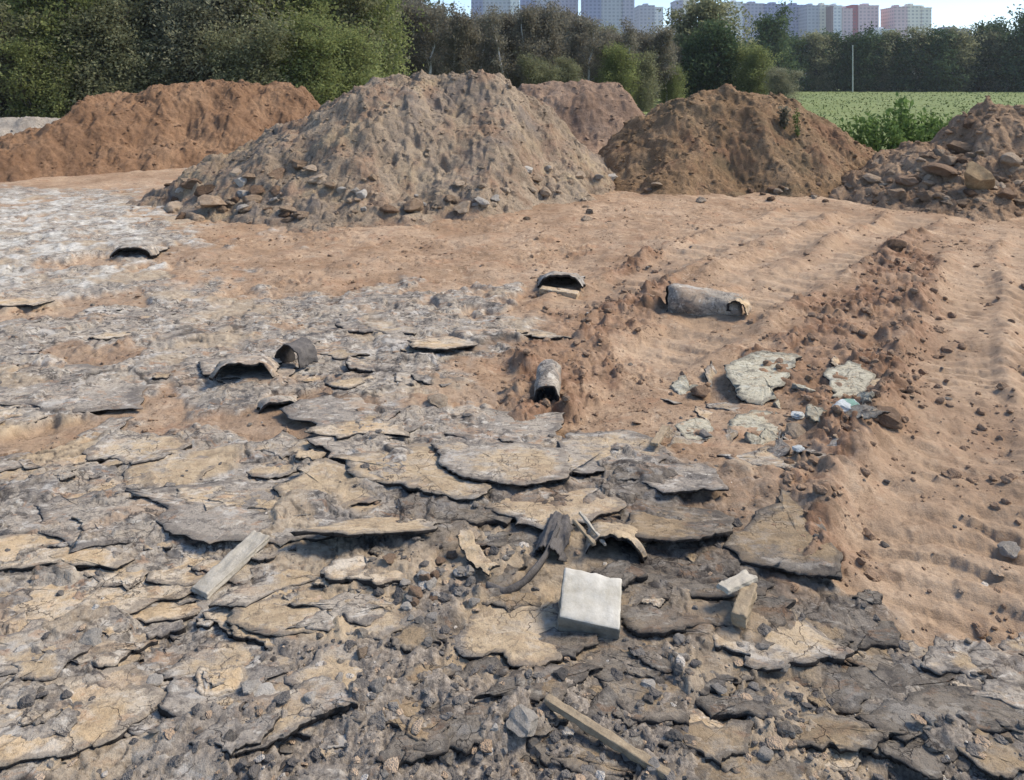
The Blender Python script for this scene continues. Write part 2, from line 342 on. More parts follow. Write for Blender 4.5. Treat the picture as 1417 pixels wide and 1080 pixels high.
def height(x, y, m=None):
    x = np.asarray(x, float); y = np.asarray(y, float)
    if m is None: m = masks(x, y)
    near = sstep(22, 9, np.hypot(x, y))
    z = lowland(x, y)
    wx, wy = x + .10*fbm(x, y, 3, 4, 3), y + .10*fbm(x, y, 3, 4, 9)
    # broken sheets of asphalt: tilted cells at three sizes
    a = 0
    for sc_, amp, tl, s in ((2.0, .010, .028, 1), (4.6, .006, .04, 7), (11.0, .003, .05, 15)):
        f1, f2, cid, ox, oy = worley(wx*sc_, wy*sc_*1.15, s)
        tx, ty = np.cos(cid*40)*tl, np.sin(cid*67)*tl
        crack = 1 - sstep(.0, .10, f2 - f1)
        a = a + (cid - .5)*amp + (ox*tx + oy*ty)/sc_ - crack*amp*.45
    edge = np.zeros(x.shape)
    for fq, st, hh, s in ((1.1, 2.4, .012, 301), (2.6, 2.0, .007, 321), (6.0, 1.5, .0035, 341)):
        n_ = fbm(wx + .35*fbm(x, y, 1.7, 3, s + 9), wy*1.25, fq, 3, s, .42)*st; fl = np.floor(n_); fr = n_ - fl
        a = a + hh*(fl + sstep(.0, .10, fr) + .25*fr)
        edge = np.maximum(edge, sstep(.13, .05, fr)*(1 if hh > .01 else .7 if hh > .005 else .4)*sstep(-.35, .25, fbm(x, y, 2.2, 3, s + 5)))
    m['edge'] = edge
    a = a + .003*fbm(x, y, 14, 4, 22)
    gv = .014*np.abs(fbm(x, y, 16, 4, 25)) + .018*fbm(x, y, 4, 3, 26)
    f1, f2, cid, _, _ = worley(wx*26, wy*26, 91); gv = gv + .009*(1 - f1)*cid
    asph = a*(1 - .25*m['film']) + gv*m['gravel']
    # soft clay with tread prints
    c = .05*fbm(x, y, .9, 4, 44) + .010*fbm(x, y, 6, 4, 45) + .006*np.abs(fbm(x, y, 22, 3, 46))
    d = TRK_B - TRK_A; L = np.hypot(*d); d = d/L
    s_ = (x - TRK_A[0])*d[0] + (y - TRK_A[1])*d[1]; q = (x - TRK_A[0])*d[1] - (y - TRK_A[1])*d[0]
    q = q + .05*fbm(x, y, .8, 2, 50)
    trk = np.exp(-(q/.33)**6)*sstep(-.8, .1, s_)*sstep(7, 5, s_)
    rim_ = np.exp(-((np.abs(q) - .43)/.08)**2)*sstep(-.8, .1, s_)*sstep(7, 5, s_)*(.4 + .6*sstep(-.3, .3, fbm(x, y, 2.2, 3, 53)))
    wear = sstep(-.5, .2, fbm(x, y, 1.6, 3, 54))
    c = c + trk*(-.035 + .013*wear*np.clip(7*np.sin(s_*40 + 8*np.abs(q) + 1.6*fbm(x, y, 3, 3, 66)), -1, 1)*(.5 + .5*sstep(-.2, .4, fbm(x, y, 4, 3, 67))) + .007*fbm(x, y, 9, 3, 68)) + .06*rim_
    for (pa, pb, wd_) in ((G(905, 500), G(1265, 300), .24), (G(760, 430), G(1120, 292), .22), (G(1000, 400), G(1190, 296), .16), (G(1560, 760), G(1440, 330), .26)):
        e = np.array(pb) - np.array(pa); le = np.hypot(*e); e = e/le
        s2 = (x - pa[0])*e[0] + (y - pa[1])*e[1]; q2 = (x - pa[0])*e[1] - (y - pa[1])*e[0] + .10*fbm(x, y, .6, 2, 57)
        on = sstep(-.3, .5, s2)*sstep(le + .6, le - .3, s2)
        t2 = np.exp(-(q2/wd_)**6)*on; r2 = np.exp(-((np.abs(q2) - wd_ - .09)/.07)**2)*on*(.4 + .6*sstep(-.3, .3, fbm(x, y, 2, 3, 58)))
        c = c + t2*(-.025 + .011*wear*np.clip(6*np.sin(s2*26 + 5*np.abs(q2)), -1, 1)) + .042*r2
        trk = np.maximum(trk, t2)
    m['clod'] = m['clod']*(1 - .75*trk); m['track'] = trk*(.55 + .45*wear)
    wx2, wy2 = x + .05*fbm(x, y, 7, 3, 13), y + .05*fbm(x, y, 7, 3, 19)
    cl = .022 + .05*fbm(x, y, 1.6, 3, 51) + .24*blocks(wx2, wy2, 5, 55, .4) + .34*blocks(wx2, wy2, 11, 57, .5) + .28*blocks(wx2, wy2, 24, 59) - .03*np.abs(fbm(x, y, 7, 4, 52))
    c = c + (.22*blocks(wx2, wy2, 13, 63) + .18*blocks(wx2, wy2, 30, 65))*sstep(.0, .45, fbm(x, y, 1.1, 3, 64))*(1 - .8*trk)
    z = z + near*((asph + .01)*(1 - m['clay']) + (c - .005)*m['clay'] + cl*m['clod']*(1 - .8*trk) + m['ash']*.010*fbm(x, y, 7, 4, 71))
    z = z + (1 - near)*.05*fbm(x, y, .6, 3, 72)
    return z
def build_ground():
    th = np.concatenate([np.linspace(-180, -56, 40)[:-1], np.linspace(-56, -44, 50)[:-1], np.linspace(-44, 44, 800)[:-1], np.linspace(44, 56, 50)[:-1], np.linspace(56, 180, 40)[:-1]])
    rr = [.35]
    while rr[-1] < 4000:
        r = rr[-1]; rr.append(r*(1.06 if r < 1.3 else 1.0043 if r < 14 else 1.012 if r < 24 else 1.06))
    rr = np.array(rr); T, Q = np.meshgrid(np.radians(th), rr)
    x, y = (Q*np.sin(T)).ravel(), (Q*np.cos(T)).ravel()
    m = masks(x, y); z = height(x, y, m)
    # darker where the broken sheets lie low; dark bitumen on their step edges
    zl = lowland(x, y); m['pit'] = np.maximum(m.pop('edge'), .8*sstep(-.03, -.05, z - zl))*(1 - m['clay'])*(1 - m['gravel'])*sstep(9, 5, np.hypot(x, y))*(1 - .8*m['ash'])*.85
    nt, nr = len(th), len(rr)
    i, j = np.meshgrid(np.arange(nr - 1), np.arange(nt), indexing='ij'); j2 = (j + 1) % nt
    f = np.stack([i*nt + j, (i + 1)*nt + j, (i + 1)*nt + j2, i*nt + j2], -1).reshape(-1, 4)
    # close the small hole under the camera
    v = np.column_stack([x, y, z]); v = np.vstack([v, [[0, 0, z[:nt].mean()]]]); c = len(v) - 1
    jj = np.arange(0, nt - 1, 2) if nt % 2 == 0 else np.arange(0, nt - 1, 2)
    cap = np.stack([np.full(len(jj), c), jj, (jj + 1) % nt, (jj + 2) % nt], -1)
    f = np.vstack([f, cap])[:, ::-1]
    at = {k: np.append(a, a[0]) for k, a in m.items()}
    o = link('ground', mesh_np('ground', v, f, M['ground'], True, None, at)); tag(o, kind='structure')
    print('ground', len(v))
build_ground()
def hz(x, y): return float(height(np.array([x]), np.array([y]))[0])
# ------------------------------------------------------------------ stones
rng = np.random.default_rng(7)
def rock_arrays(seed, sub=3, flat=.75, rough=.10, cuts=9):
    bm = bmesh.new(); bmesh.ops.create_icosphere(bm, subdivisions=sub, radius=1.0)
    v = np.array([q.co[:] for q in bm.verts]); f = np.array([[q.index for q in p.verts] for p in bm.faces]); bm.free()
    r = np.random.default_rng(seed)
    for k in range(cuts):
        n = r.normal(size=3); n /= np.linalg.norm(n); d = r.uniform(.5, .85)
        s = v@n; v = v - np.outer(np.clip(s - d, 0, None), n)
    for k in range(10):
        n = r.normal(size=3)*r.uniform(1.5, 6); v = v*(1 + rough*.35*np.sin(v@n + r.uniform(0, 6)))[:, None]
    v = v*np.array([r.uniform(.85, 1.25), r.uniform(.75, 1.1), flat*r.uniform(.8, 1.15)])
    return v, f
ROCKV = [rock_arrays(100 + k) for k in range(8)]
SMALLV = [rock_arrays(200 + k, 1, .7, .12, 5) for k in range(8)]
FLAKEV = [rock_arrays(300 + k, 2, .33, .12, 7) for k in range(6)]
CHUNKV = [rock_arrays(400 + k, 2, .8, .14, 8) for k in range(8)]
def scatter_mesh(name, mat, pos, size, templates, r, squash=1.0, tint=None):
    vs, fs, n = [], [], 0; k = r.integers(0, len(templates), len(pos)); off = 0
    for q in range(len(templates)):
        idx = np.where(k == q)[0]
        if not len(idx): continue
        tv, tf = templates[q]; a = r.uniform(0, 6.283, len(idx)); b = r.uniform(-.5, .5, len(idx))
        ca, sa, cb, sb = np.cos(a), np.sin(a), np.cos(b), np.sin(b)
        x = tv[None, :, 0]*np.ones((len(idx), 1)); y = tv[None, :, 1]*np.ones((len(idx), 1)); z = tv[None, :, 2]*np.ones((len(idx), 1))*squash
        y, z = y*cb[:, None] - z*sb[:, None], y*sb[:, None] + z*cb[:, None]
        x, y = x*ca[:, None] - y*sa[:, None], x*sa[:, None] + y*ca[:, None]
        v = np.stack([x, y, z], -1)*size[idx][:, None, None] + pos[idx][:, None, :]
        vs.append(v.reshape(-1, 3)); fs.append((tf[None] + (np.arange(len(idx))*len(tv))[:, None, None]).reshape(-1, 3) + off); off += v.shape[0]*v.shape[1]
    return mesh_np(name, np.vstack(vs), np.vstack(fs), mat, False)
# ------------------------------------------------------------------ soil mounds
def clods(x, y, s, a=1.0):
    wx, wy = x + .12*fbm(x, y, 2.5, 3, s), y + .12*fbm(x, y, 2.5, 3, s + 5)
    return a*(.15*blocks(wx, wy, 2.6, s + 1, .3) + .20*blocks(wx, wy, 6, s + 2, .4) + .24*blocks(wx, wy, 13, s + 3) + .2*blocks(x, y, 26, s + 4) + .07*fbm(x, y, 1.3, 3, s + 8) - .03*np.abs(fbm(x, y, 3.1, 5, s + 9)) - .05*np.abs(fbm(x*1.5, y*.6, .9, 3, s + 10)) + .04)
MOUNDS = {}
def mound(name, crest, base, yc, back, mat, label, seed, res=.03, a=1.0, n_clod=1500, clod_mat=None, csize=(.010, .055), cat='soil pile'):
    yl = yc if isinstance(yc, list) else [(-9999, yc), (9999, yc)]
    yu = lambda u: float(np.interp(u, [q[0] for q in yl], [q[1] for q in yl]))
    cx = np.array([D(u, v, yu(u)) for u, v in crest]); cy = np.array([yu(u) for u, v in crest]); yc = cy.max(); bx = np.array([G(u, v) for u, v in base])
    x0, x1 = min(cx[0, 0], bx[0, 0]) - .15, max(cx[-1, 0], bx[-1, 0]) + .15
    ymin = bx[:, 1].min() - .4
    nx, ny = int((x1 - x0)/res), int((yc + back + .3 - ymin)/res)
    def f(x, y, det=True):
        xw = x + .25*fbm(x, y, .9, 3, seed + 60); yw = y + .30*fbm(x, y, .8, 3, seed + 61)
        h = np.interp(xw, cx[:, 0], cx[:, 1], left=-.25, right=-.25); yb = np.interp(xw, bx[:, 0], bx[:, 1])
        yq = np.interp(xw, cx[:, 0], cy); t = np.where(yw < yq, (yq - yw)/np.maximum(yq - yb, .4), (yw - yq)/back)
        p = .42*(1 - t) + .58*.5*(1 + np.cos(np.pi*np.clip(t, 0, 1)))
        p = np.where(t > 1, -(t - 1)*.8, p)
        h = np.where(h > 0, h*(1 + .07*fbm(x, y, .55, 3, seed + 62)*np.clip(t*2, 0, 1)), h)
        z = np.where(h > 0, h*p, h)
        z = np.where(p < 0, p*.6, z)
        if det: z = z + clods(x, y, seed, a)*sstep(-.10, .12, z) - .03*a
        return z + lowland(x, y) - .02
    X, Y = np.meshgrid(np.linspace(x0, x1, nx), np.linspace(ymin, yc + back + .3, ny)); X = X + 0; x, y = X.ravel(), Y.ravel()
    # clods overhang a little: shift along the slope too
    z = f(x, y); jx = .02*fbm(x, y, 11, 3, seed + 71)*a; jy = .02*fbm(x, y, 11, 3, seed + 72)*a
    i, j = np.meshgrid(np.arange(ny - 1), np.arange(nx - 1), indexing='ij'); q = i*nx + j
    fc = np.stack([q, q + 1, q + nx + 1, q + nx], -1).reshape(-1, 4)
    gz = lowland(x, y) - .12; keep = (z[fc] > gz[fc]).any(1); fc = fc[keep]
    used = np.unique(fc); mp = -np.ones(len(x), int); mp[used] = np.arange(len(used))
    mx, my = (x0 + x1)/2, yc - .4
    v = np.column_stack([x + jx - mx, y + jy - my, z])[used]
    o = link(name, mesh_np(name, v, mp[fc], mat), loc=(mx, my, 0)); tag(o, label, cat, 'dumped soil piles')
    r = np.random.default_rng(seed)
    px, py = r.uniform(x0, x1, n_clod*3), ymin + .3 + (yc + .5 - ymin)*r.uniform(0, 1, n_clod*3)**.85
    pz = f(px, py); ok = pz > lowland(px, py) + .03; px, py, pz = px[ok][:n_clod*2//3], py[ok][:n_clod*2//3], pz[ok][:n_clod*2//3]
    s = csize[0] + (csize[1] - csize[0])*r.random(len(px))**3
    pts = np.column_stack([px - mx, py - my, pz - s*.3])
    c = link('loose_clods', scatter_mesh('loose_clods', clod_mat or mat, pts, s, CHUNKV, r, .8), o); tag(c, kind='stuff')
    MOUNDS[label] = f
    return f
fA = mound('soil_mound', [(-260, 215), (-120, 205), (-40, 200), (0, 193), (60, 182), (110, 160), (128, 134), (180, 127), (240, 118), (300, 112), (390, 111), (415, 122), (450, 150), (500, 190), (540, 215)],
     [(-260, 285), (-100, 265), (0, 253), (100, 246), (200, 240), (300, 233), (420, 228), (540, 226)], [(-260, 12.8), (0, 15.3), (200, 16.7), (300, 17.7), (540, 18.7)], 2.2, M['brown'], 'long low pile of red brown soil at the left in front of the trees', 11, .026, 1.15, 2600, M['brown'])
fB = mound('soil_mound', [(205, 270), (255, 238), (310, 205), (380, 182), (450, 150), (490, 124), (530, 109), (600, 105), (660, 102), (700, 104), (722, 122), (750, 146), (790, 178), (830, 215), (875, 262)],
     [(170, 292), (250, 306), (340, 314), (430, 318), (520, 314), (620, 306), (700, 300), (780, 288), (875, 268)], [(170, 11.5), (500, 12.0), (875, 13.3)], 2.3, M['greysoil'], 'largest grey brown stony pile in the middle of the site', 23, .020, 1.15, 5200, M['greysoil'], (.008, .045))
fC = mound('soil_mound', [(690, 150), (725, 118), (760, 113), (820, 115), (858, 119), (880, 140), (905, 165), (930, 190)], [(690, 246), (780, 246), (850, 243), (930, 238)], 16.8, 2.2, M['pink'], 'small flat topped pinkish pile behind the big grey pile', 37, .03, .8, 900, M['pink'])
fD = mound('soil_mound', [(810, 240), (850, 200), (890, 166), (935, 138), (965, 128), (1010, 125), (1060, 127), (1095, 134), (1130, 158), (1165, 186), (1200, 208), (1240, 232)],
     [(810, 262), (870, 272), (960, 276), (1060, 274), (1150, 272), (1240, 266)], 13.7, 2.0, M['umber'], 'dark brown rounded soil pile right of the grey pile', 41, .023, .95, 2600, M['umber'])
fE = mound('rubble_pile', [(1150, 262), (1195, 235), (1235, 206), (1270, 196), (1305, 186), (1335, 160), (1365, 148), (1417, 144), (1500, 138), (1600, 150), (1720, 200), (1780, 240)],
     [(1150, 278), (1230, 288), (1330, 298), (1417, 300), (1550, 300), (1780, 285)], 12.0, 2.0, M['rubblesoil'], 'stony rubble pile with boulders at the right edge', 53, .024, 1.3, 2600, M['rubblesoil'], (.012, .07), 'rubble pile')
fF = mound('gravel_mound', [(-350, 185), (-200, 172), (-60, 166), (0, 164), (60, 162), (120, 168), (180, 190)], [(-350, 214), (-60, 210), (60, 206), (180, 204)], 21.0, 1.6, M['gravelsoil'], 'low pale gravel bank behind the left brown pile', 67, .05, .6, 900, M['gravelsoil'], (.02, .06), 'gravel pile')
def top_z(x, y):
    z = hz(x, y); a, b = np.array([x]), np.array([y])
    for f in (fA, fB, fC, fD, fE): z = max(z, float(f(a, b)[0]) if y > 9 else z)
    return z
def hit(u, v):                          # march the pixel's ray to the first surface
    dx, dy, dz = ray(u, v); t = np.arange(1.0, 22, .01); x, y, z = dx*t, dy*t, CAM_H + dz*t
    h = height(x, y)
    for f in (fA, fB, fC, fD, fE):
        h = np.where(y > 9.0, np.maximum(h, f(x, y)), h)
    k = np.argmax(h >= z); return float(x[k]), float(y[k]), float(h[k])
# ------------------------------------------------------------------ slabs of broken asphalt
def slab_mesh(name, poly, seed, mats, thick=.025, rough=.10, wave=.008, curl=0.0):
    """poly: outline in metres around (0,0); star-shaped; ragged edge; real thickness."""
    P = np.array(poly, float); n = 128; r = np.random.default_rng(seed)
    size = math.sqrt(np.ptp(P[:, 0])*np.ptp(P[:, 1])); k = np.arange(n)
    Q = P
    for lev in range(4):                # broken outline: midpoints knocked in and out, corners stay sharp
        N2 = np.roll(Q, -1, axis=0); d = N2 - Q; L = np.hypot(d[:, 0], d[:, 1])[:, None]
        mid = Q + d*r.uniform(.32, .68, (len(Q), 1)) + np.column_stack([-d[:, 1], d[:, 0]])*r.normal(0, rough*1.05, (len(Q), 1))*(1 if lev else .7)
        Q = np.stack([Q, mid], 1).reshape(-1, 2)
    ox, oy = Q[:, 0], Q[:, 1]; n = len(Q); k = np.arange(n)
    rings = [.18, .42, .64, .80, .91, .97, 1.0]; vs = [[0, 0, 0]]; rm = [0.0]
    sd = seed*3.1
    def zt(x, y, q):
        return wave*fbm(x + sd, y - sd, 2.2/max(size, .05)**.6, 3, seed) + .35*wave*fbm(x + sd, y, 28, 3, seed + 3) + curl*q**3*(.5 + .5*np.sin(np.arctan2(y, x)*2 + sd))
    for q in rings:
        jit = 1 + (0 if q == 1.0 else .02)*r.normal(size=n)
        x, y = ox*q*jit, oy*q*jit; z = zt(x, y, q) - (.006*thick/.025 if q == 1.0 else 0)
        vs += list(np.column_stack([x, y, z])); rm += [q]*n
    zl = np.array([w[2] for w in vs[-n:]])
    th_ = thick*(1 + .25*np.sin(k/n*6.28*3 + r.uniform(0, 6)) + .15*r.normal(size=n))
    in1 = 1 + .018*r.normal(size=n)
    vs += list(np.column_stack([ox*.99*in1, oy*.99*in1, zl - th_*.5])); in2 = .96 + .02*r.normal(size=n)
    vs += list(np.column_stack([ox*in2, oy*in2, zl - th_])); vs.append([0, 0, -thick]); rm += [1.0]*(2*n + 1)
    nr = len(rings) + 2; fs, mi = [], []
    for i in range(n):
        j = (i + 1) % n
        fs.append([0, 1 + i, 1 + j]); mi.append(0)
        for q in range(nr - 1):
            a, b, c, d = 1 + q*n + i, 1 + q*n + j, 1 + (q + 1)*n + i, 1 + (q + 1)*n + j
            fs += [[a, c, d], [a, d, b]]; mi += [0 if q < len(rings) - 1 else 1]*2
        fs.append([len(vs) - 1, 1 + (nr - 1)*n + j, 1 + (nr - 1)*n + i]); mi.append(1)
    return mesh_np(name, np.array(vs), np.array(fs), mats, True, mi, {'rim': rm})
def slab(px, kind, label, lift=.0, front=.0, side=.0, thick=.025, seed=0, group='broken asphalt slabs', cat='asphalt slab', name='asphalt_slab', rough=.10, wave=.008, curl=0.0):
    bold = any(q in label for q in ('long black lower edge', 'raised', 'stepped dark edge', 'straight dark lower', 'jagged edge', 'lifted', 'whitish slab', 'pointed tip'))
    w = np.array(GP(px)); c = w.mean(0); r = (w - c)*1.13
    if c[0] > G(560, 800)[0]*c[1]/G(560, 800)[1] and c[1] < G(0, 690)[1]: kind = {'grey': 'bare', 'half': 'barehalf', 'dark': 'bare'}.get(kind, kind)
    smp = np.vstack([c + r*q for q in (0, .35, .7, 1)]); hs = height(smp[:, 0], smp[:, 1])
    base = np.percentile(hs, 55) + .001 + (lift*.45 + front*.12 if bold else lift*.12)
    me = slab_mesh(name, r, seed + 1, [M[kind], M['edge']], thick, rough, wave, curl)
    ext = max(np.ptp(w[:, 1]), .05)
    o = link(name, me, loc=(c[0], c[1], base), rot=(-(front*(1.1 if bold else .42) + .004)/ext, side/max(np.ptp(w[:, 0]), .05), 0))
    return tag(o, label, cat, group)
S = [  # outline in photo pixels, surface, lift, front-edge rise, thickness, label
 ([(470,650),(530,640),(600,628),(610,668),(640,692),(668,694),(650,714),(600,708),(545,692),(500,682)],'tan',.015,.035,.022,'tan dusted slab with a long black lower edge left of the middle'),
 ([(605,634),(640,628),(700,634),(768,640),(772,688),(700,696),(660,690),(618,668)],'half',.02,.03,.022,'grey slab with a stepped dark edge right of the tan slab in the middle'),
 ([(762,655),(790,612),(850,608),(900,622),(916,648),(840,668),(776,674)],'half',.015,.03,.022,'grey slab with a straight dark lower edge beside the clay'),
 ([(385,690),(440,655),(480,662),(518,710),(470,720),(400,706)],'tan',.0,.01,.02,'flat tan patch of slab left of the black crack'),
 ([(415,776),(470,746),(530,731),(592,735),(592,764),(520,774)],'tan',.03,.05,.02,'narrow tan slab raised over a dark gap right of the plank'),
 ([(328,872),(350,846),(430,834),(530,828),(556,850),(553,884),(520,898),(440,888),(380,892)],'tan',.01,.02,.025,'large smooth tan slab below the plank'),
 ([(636,906),(650,868),(700,826),(765,822),(772,864),(842,880),(800,910),(748,936),(708,936),(700,918),(650,922)],'tan',.02,.03,.025,'large tan slab with jagged edge in front of the white block'),
 ([(1036,932),(1046,862),(1072,842),(1112,872),(1172,912),(1110,932)],'tan',.02,.02,.03,'tan triangular slab right of the small pale brick'),
 ([(990,896),(1036,904),(1036,924),(992,914)],'tan',.015,.02,.025,'small tan rectangular piece below the pale brick'),
 ([(50,700),(130,690),(215,692),(212,744),(100,772),(58,742)],'grey',.015,.02,.022,'blue grey slab at the left above the pale slabs'),
 ([(195,692),(330,680),(420,694),(492,716),(480,742),(385,768),(250,748)],'grey',.02,.025,.022,'wide grey slab just above the plank'),
 ([(-60,752),(100,760),(172,782),(150,796),(60,792),(-60,796)],'pale',.01,.015,.02,'thin pale slab at the left edge under the blue grey slab'),
 ([(-80,806),(60,792),(150,792),(272,802),(230,832),(90,862),(-80,876)],'pale',.012,.02,.025,'broad pale slab at the left edge level with the plank'),
 ([(92,862),(230,828),(304,832),(262,852),(150,868)],'pale',.02,.02,.02,'narrow pale slab left of the large smooth tan slab'),
 ([(228,940),(290,892),(402,902),(404,930),(330,948),(250,950)],'half',.015,.02,.02,'dusty slab under the large smooth tan slab'),
 ([(-60,902),(60,880),(132,892),(112,916),(50,942),(-60,960)],'half',.012,.02,.02,'brownish slab at the left edge with a tan stone on it'),
 ([(-100,1010),(60,960),(200,950),(222,985),(140,1042),(60,1064),(-100,1100)],'pale',.015,.015,.025,'biggest pale slab in the lower left corner'),
 ([(225,1000),(240,966),(332,960),(346,990),(312,1012),(252,1016)],'grey',.03,.03,.03,'rounded grey slab right of the corner slab'),
 ([(285,1052),(340,1000),(420,986),(442,1010),(390,1046),(332,1066)],'half',.015,.02,.022,'dusty slab near the bottom edge below the two white stones'),
 ([(150,682),(182,642),(240,622),(302,640),(272,670),(202,690)],'tan',.0,.0,.018,'smooth tan slab among red clods at the left'),
 ([(680,722),(740,692),(840,700),(856,722),(790,746),(720,748)],'tan',.015,.02,.022,'brownish slab above the black hole behind the white block'),
 ([(1012,770),(1082,690),(1130,702),(1138,760),(1158,812),(1100,802)],'half',.02,.03,.03,'grey brown slab leaning against the clay edge'),
 ([(858,752),(900,702),(990,722),(1002,760),(940,778),(880,772)],'half',.05,.06,.025,'raised grey slab over the dark gap right of the white block'),
 ([(872,818),(940,790),(1000,800),(1060,820),(1000,842),(902,838)],'grey',.02,.03,.022,'grey slab right of the white block'),
 ([(835,952),(900,948),(948,960),(946,1012),(880,1006)],'half',.015,.02,.025,'square brown slab near the bottom right of the middle'),
 ([(932,1100),(940,1032),(1080,1028),(1096,1100)],'half',.02,.02,.03,'cut off grey slab at the bottom edge right of the batten'),
 ([(950,962),(1060,950),(1112,972),(1080,1006),(990,1002)],'grey',.02,.03,.028,'grey slab below the tan triangular slab'),
 ([(1008,522),(1050,508),(1104,514),(1085,538),(1055,562),(1030,556)],'chalk',.03,-.06,.03,'pale greenish slab with a pointed tip beside the clods'),
 ([(1145,530),(1175,520),(1208,534),(1190,556),(1155,556)],'chalk',.03,-.05,.03,'small whitish slab right of the red clods'),
 ([(1013,590),(1040,579),(1080,585),(1092,610),(1030,614)],'chalk',.03,-.06,.03,'pale greenish slab below the pointed one'),
 ([(938,588),(958,580),(978,582),(988,606),(952,612)],'chalk',.04,.03,.03,'little whitish lump slab left of the pale greenish slabs'),
 ([(568,478),(640,464),(652,486),(618,497),(575,492)],'pale',.04,.05,.02,'pale slab raised over a short black gap in mid distance'),
 ([(292,512),(340,496),(402,506),(392,532),(312,528)],'grey',.05,.06,.02,'grey slab with black hollow under it at the left'),
 ([(100,612),(150,576),(182,575),(162,596),(112,622)],'grey',.03,.02,.02,'narrow dark grey slab left of the red clods'),
 ([(400,572),(480,540),(560,546),(602,570),(560,602),(460,606)],'grey',.01,.02,.02,'wide flat grey slab left of the pipe mouth'),
 ([(600,592),(680,572),(772,578),(764,622),(660,626)],'grey',.01,.02,.02,'wide bluish slab below the pipe mouth'),
 ([(-60,520),(100,505),(192,520),(182,562),(60,564),(-60,560)],'grey',.01,.02,.02,'wide grey slab at the left edge under the white ash'),
 ([(200,770),(330,752),(350,766),(262,812),(210,806)],'pale',.01,.01,.02,'pale slab behind the plank'),
 ([(300,850),(378,798),(470,780),(432,812),(346,850)],'half',.01,.015,.02,'pale dusty slab along the right of the plank'),
 ([(1152,862),(1230,852),(1242,890),(1182,902)],'grey',.02,.03,.03,'small grey slab against the clay at the right'),
 ([(1080,942),(1200,932),(1232,960),(1130,986)],'grey',.02,.03,.03,'long grey slab at the lower right below the clay'),
 ([(1200,1006),(1300,962),(1440,1000),(1440,1040),(1262,1044)],'dark',.03,.03,.03,'dark slab in the lower right corner'),
 ([(545,1058),(560,1022),(602,1000),(642,1030),(602,1064)],'grey',.02,.02,.03,'roundish grey slab in the gravel at the bottom'),
 ([(402,952),(470,902),(562,912),(562,960),(482,990),(422,986)],'half',.015,.02,.025,'dusty slab between the large tan slab and the gravel'),
 ([(690,742),(722,722),(772,748),(740,790),(700,800)],'dark',.01,.0,.02,'dark slab left of the black hole'),
 ([(860,868),(905,842),(985,846),(990,872),(925,892),(880,890)],'dark',.02,.03,.03,'dark slab at the right foot of the white block'),
 ([(560,620),(520,612),(470,622),(430,612),(480,596),(550,600)],'pale',.0,.01,.016,'thin pale slab behind the tan slab in the middle'),
 ([(1050,655),(1000,640),(1060,628),(1120,640),(1108,668)],'half',.02,.02,.022,'brownish slab below the plastic bag'),
 ([(890,660),(985,668),(1000,700),(920,704),(885,684)],'grey',.015,.02,.02,'grey slab right of the straight dark edge'),
 ([(0,640),(60,640),(100,655),(40,684),(-40,680)],'half',.0,.01,.018,'dusty slab at the left edge among red clods'),
 ([(330,640),(390,600),(440,620),(430,650),(370,662)],'half',.01,.02,.02,'dusty grey slab between the red clods and the tan slab'),
]
for i, (px, kd, lf, fr, th_, lb) in enumerate(S): slab(px, kd, lb, lf, fr, 0, th_*.5, 1000 + i*13, rough=.10, wave=.007)
# smaller broken pieces, one object each
rs = random.Random(5)
FRAG = []
for k in range(14):
    n = rs.choice([4, 4, 5, 5, 6]); P = []; el = rs.uniform(1.0, 1.9)
    for i in range(n):
        a = (i + rs.uniform(-.36, .36))/n*6.283; q = rs.uniform(.6, 1.2); P.append((q*math.cos(a)*el, q*math.sin(a)*.8))
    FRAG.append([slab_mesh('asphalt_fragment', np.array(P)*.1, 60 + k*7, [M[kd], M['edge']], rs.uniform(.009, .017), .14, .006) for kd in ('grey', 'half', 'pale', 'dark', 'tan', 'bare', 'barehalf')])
def region(u, v):
    if v > 900: return ('in the gravel along the bottom', 'fragments in the gravel at the bottom')
    if v > 690: return ('between the big slabs around the plank', 'fragments between the big slabs')
    if v > 540: return ('on the broken sheet in mid distance', 'fragments on the middle broken sheet')
    return ('on the far sheet near the white ash', 'fragments on the far broken sheet')
KN = {'grey': 'grey', 'half': 'dusty grey', 'pale': 'pale', 'dark': 'dark', 'tan': 'tan', 'dull': 'dull brownish'}
cnt = 0
while cnt < 280:
    v = rs.uniform(400, 1075)**1.0; u = rs.uniform(-60, 1440)
    if rs.random() > .55 + .45*((v - 400)/680): continue
    x, y = G(u, v); m = masks(np.array([x]), np.array([y]))
    if m['clay'][0] > .35 or m['ash'][0] > .5: continue
    kd = rs.choices(['grey', 'half', 'pale', 'dark', 'tan'], [6, 4, 2, 3, 1])[0]
    dk = float(m['bare'][0]) > .5
    if dk and kd in ('pale', 'tan') and rs.random() < .6: kd = 'half'
    mk = {'grey': 'bare', 'dark': 'bare', 'half': 'barehalf'}.get(kd, kd) if dk else kd
    o = link('asphalt_fragment', FRAG[rs.randrange(14)][['grey', 'half', 'pale', 'dark', 'tan', 'bare', 'barehalf'].index(mk)])
    if dk and kd in ('grey', 'half'): kd = {'grey': 'dark', 'half': 'dull'}[kd]
    s = (.3 + 1.1*rs.random()**2)*(1.0 if v > 650 else 1.6); o.scale = (s, s, rs.uniform(.7, 1.1))
    o.location = (x, y, hz(x, y) + rs.uniform(-.002, .007)); o.rotation_euler = (rs.uniform(-.09, .05), rs.uniform(-.08, .08), rs.uniform(-.5, .5) + (math.pi if rs.random() < .5 else 0))
    rl, rg = region(u, v); tag(o, f'small {KN[kd]} asphalt fragment {rl}', 'asphalt fragment', rg); cnt += 1
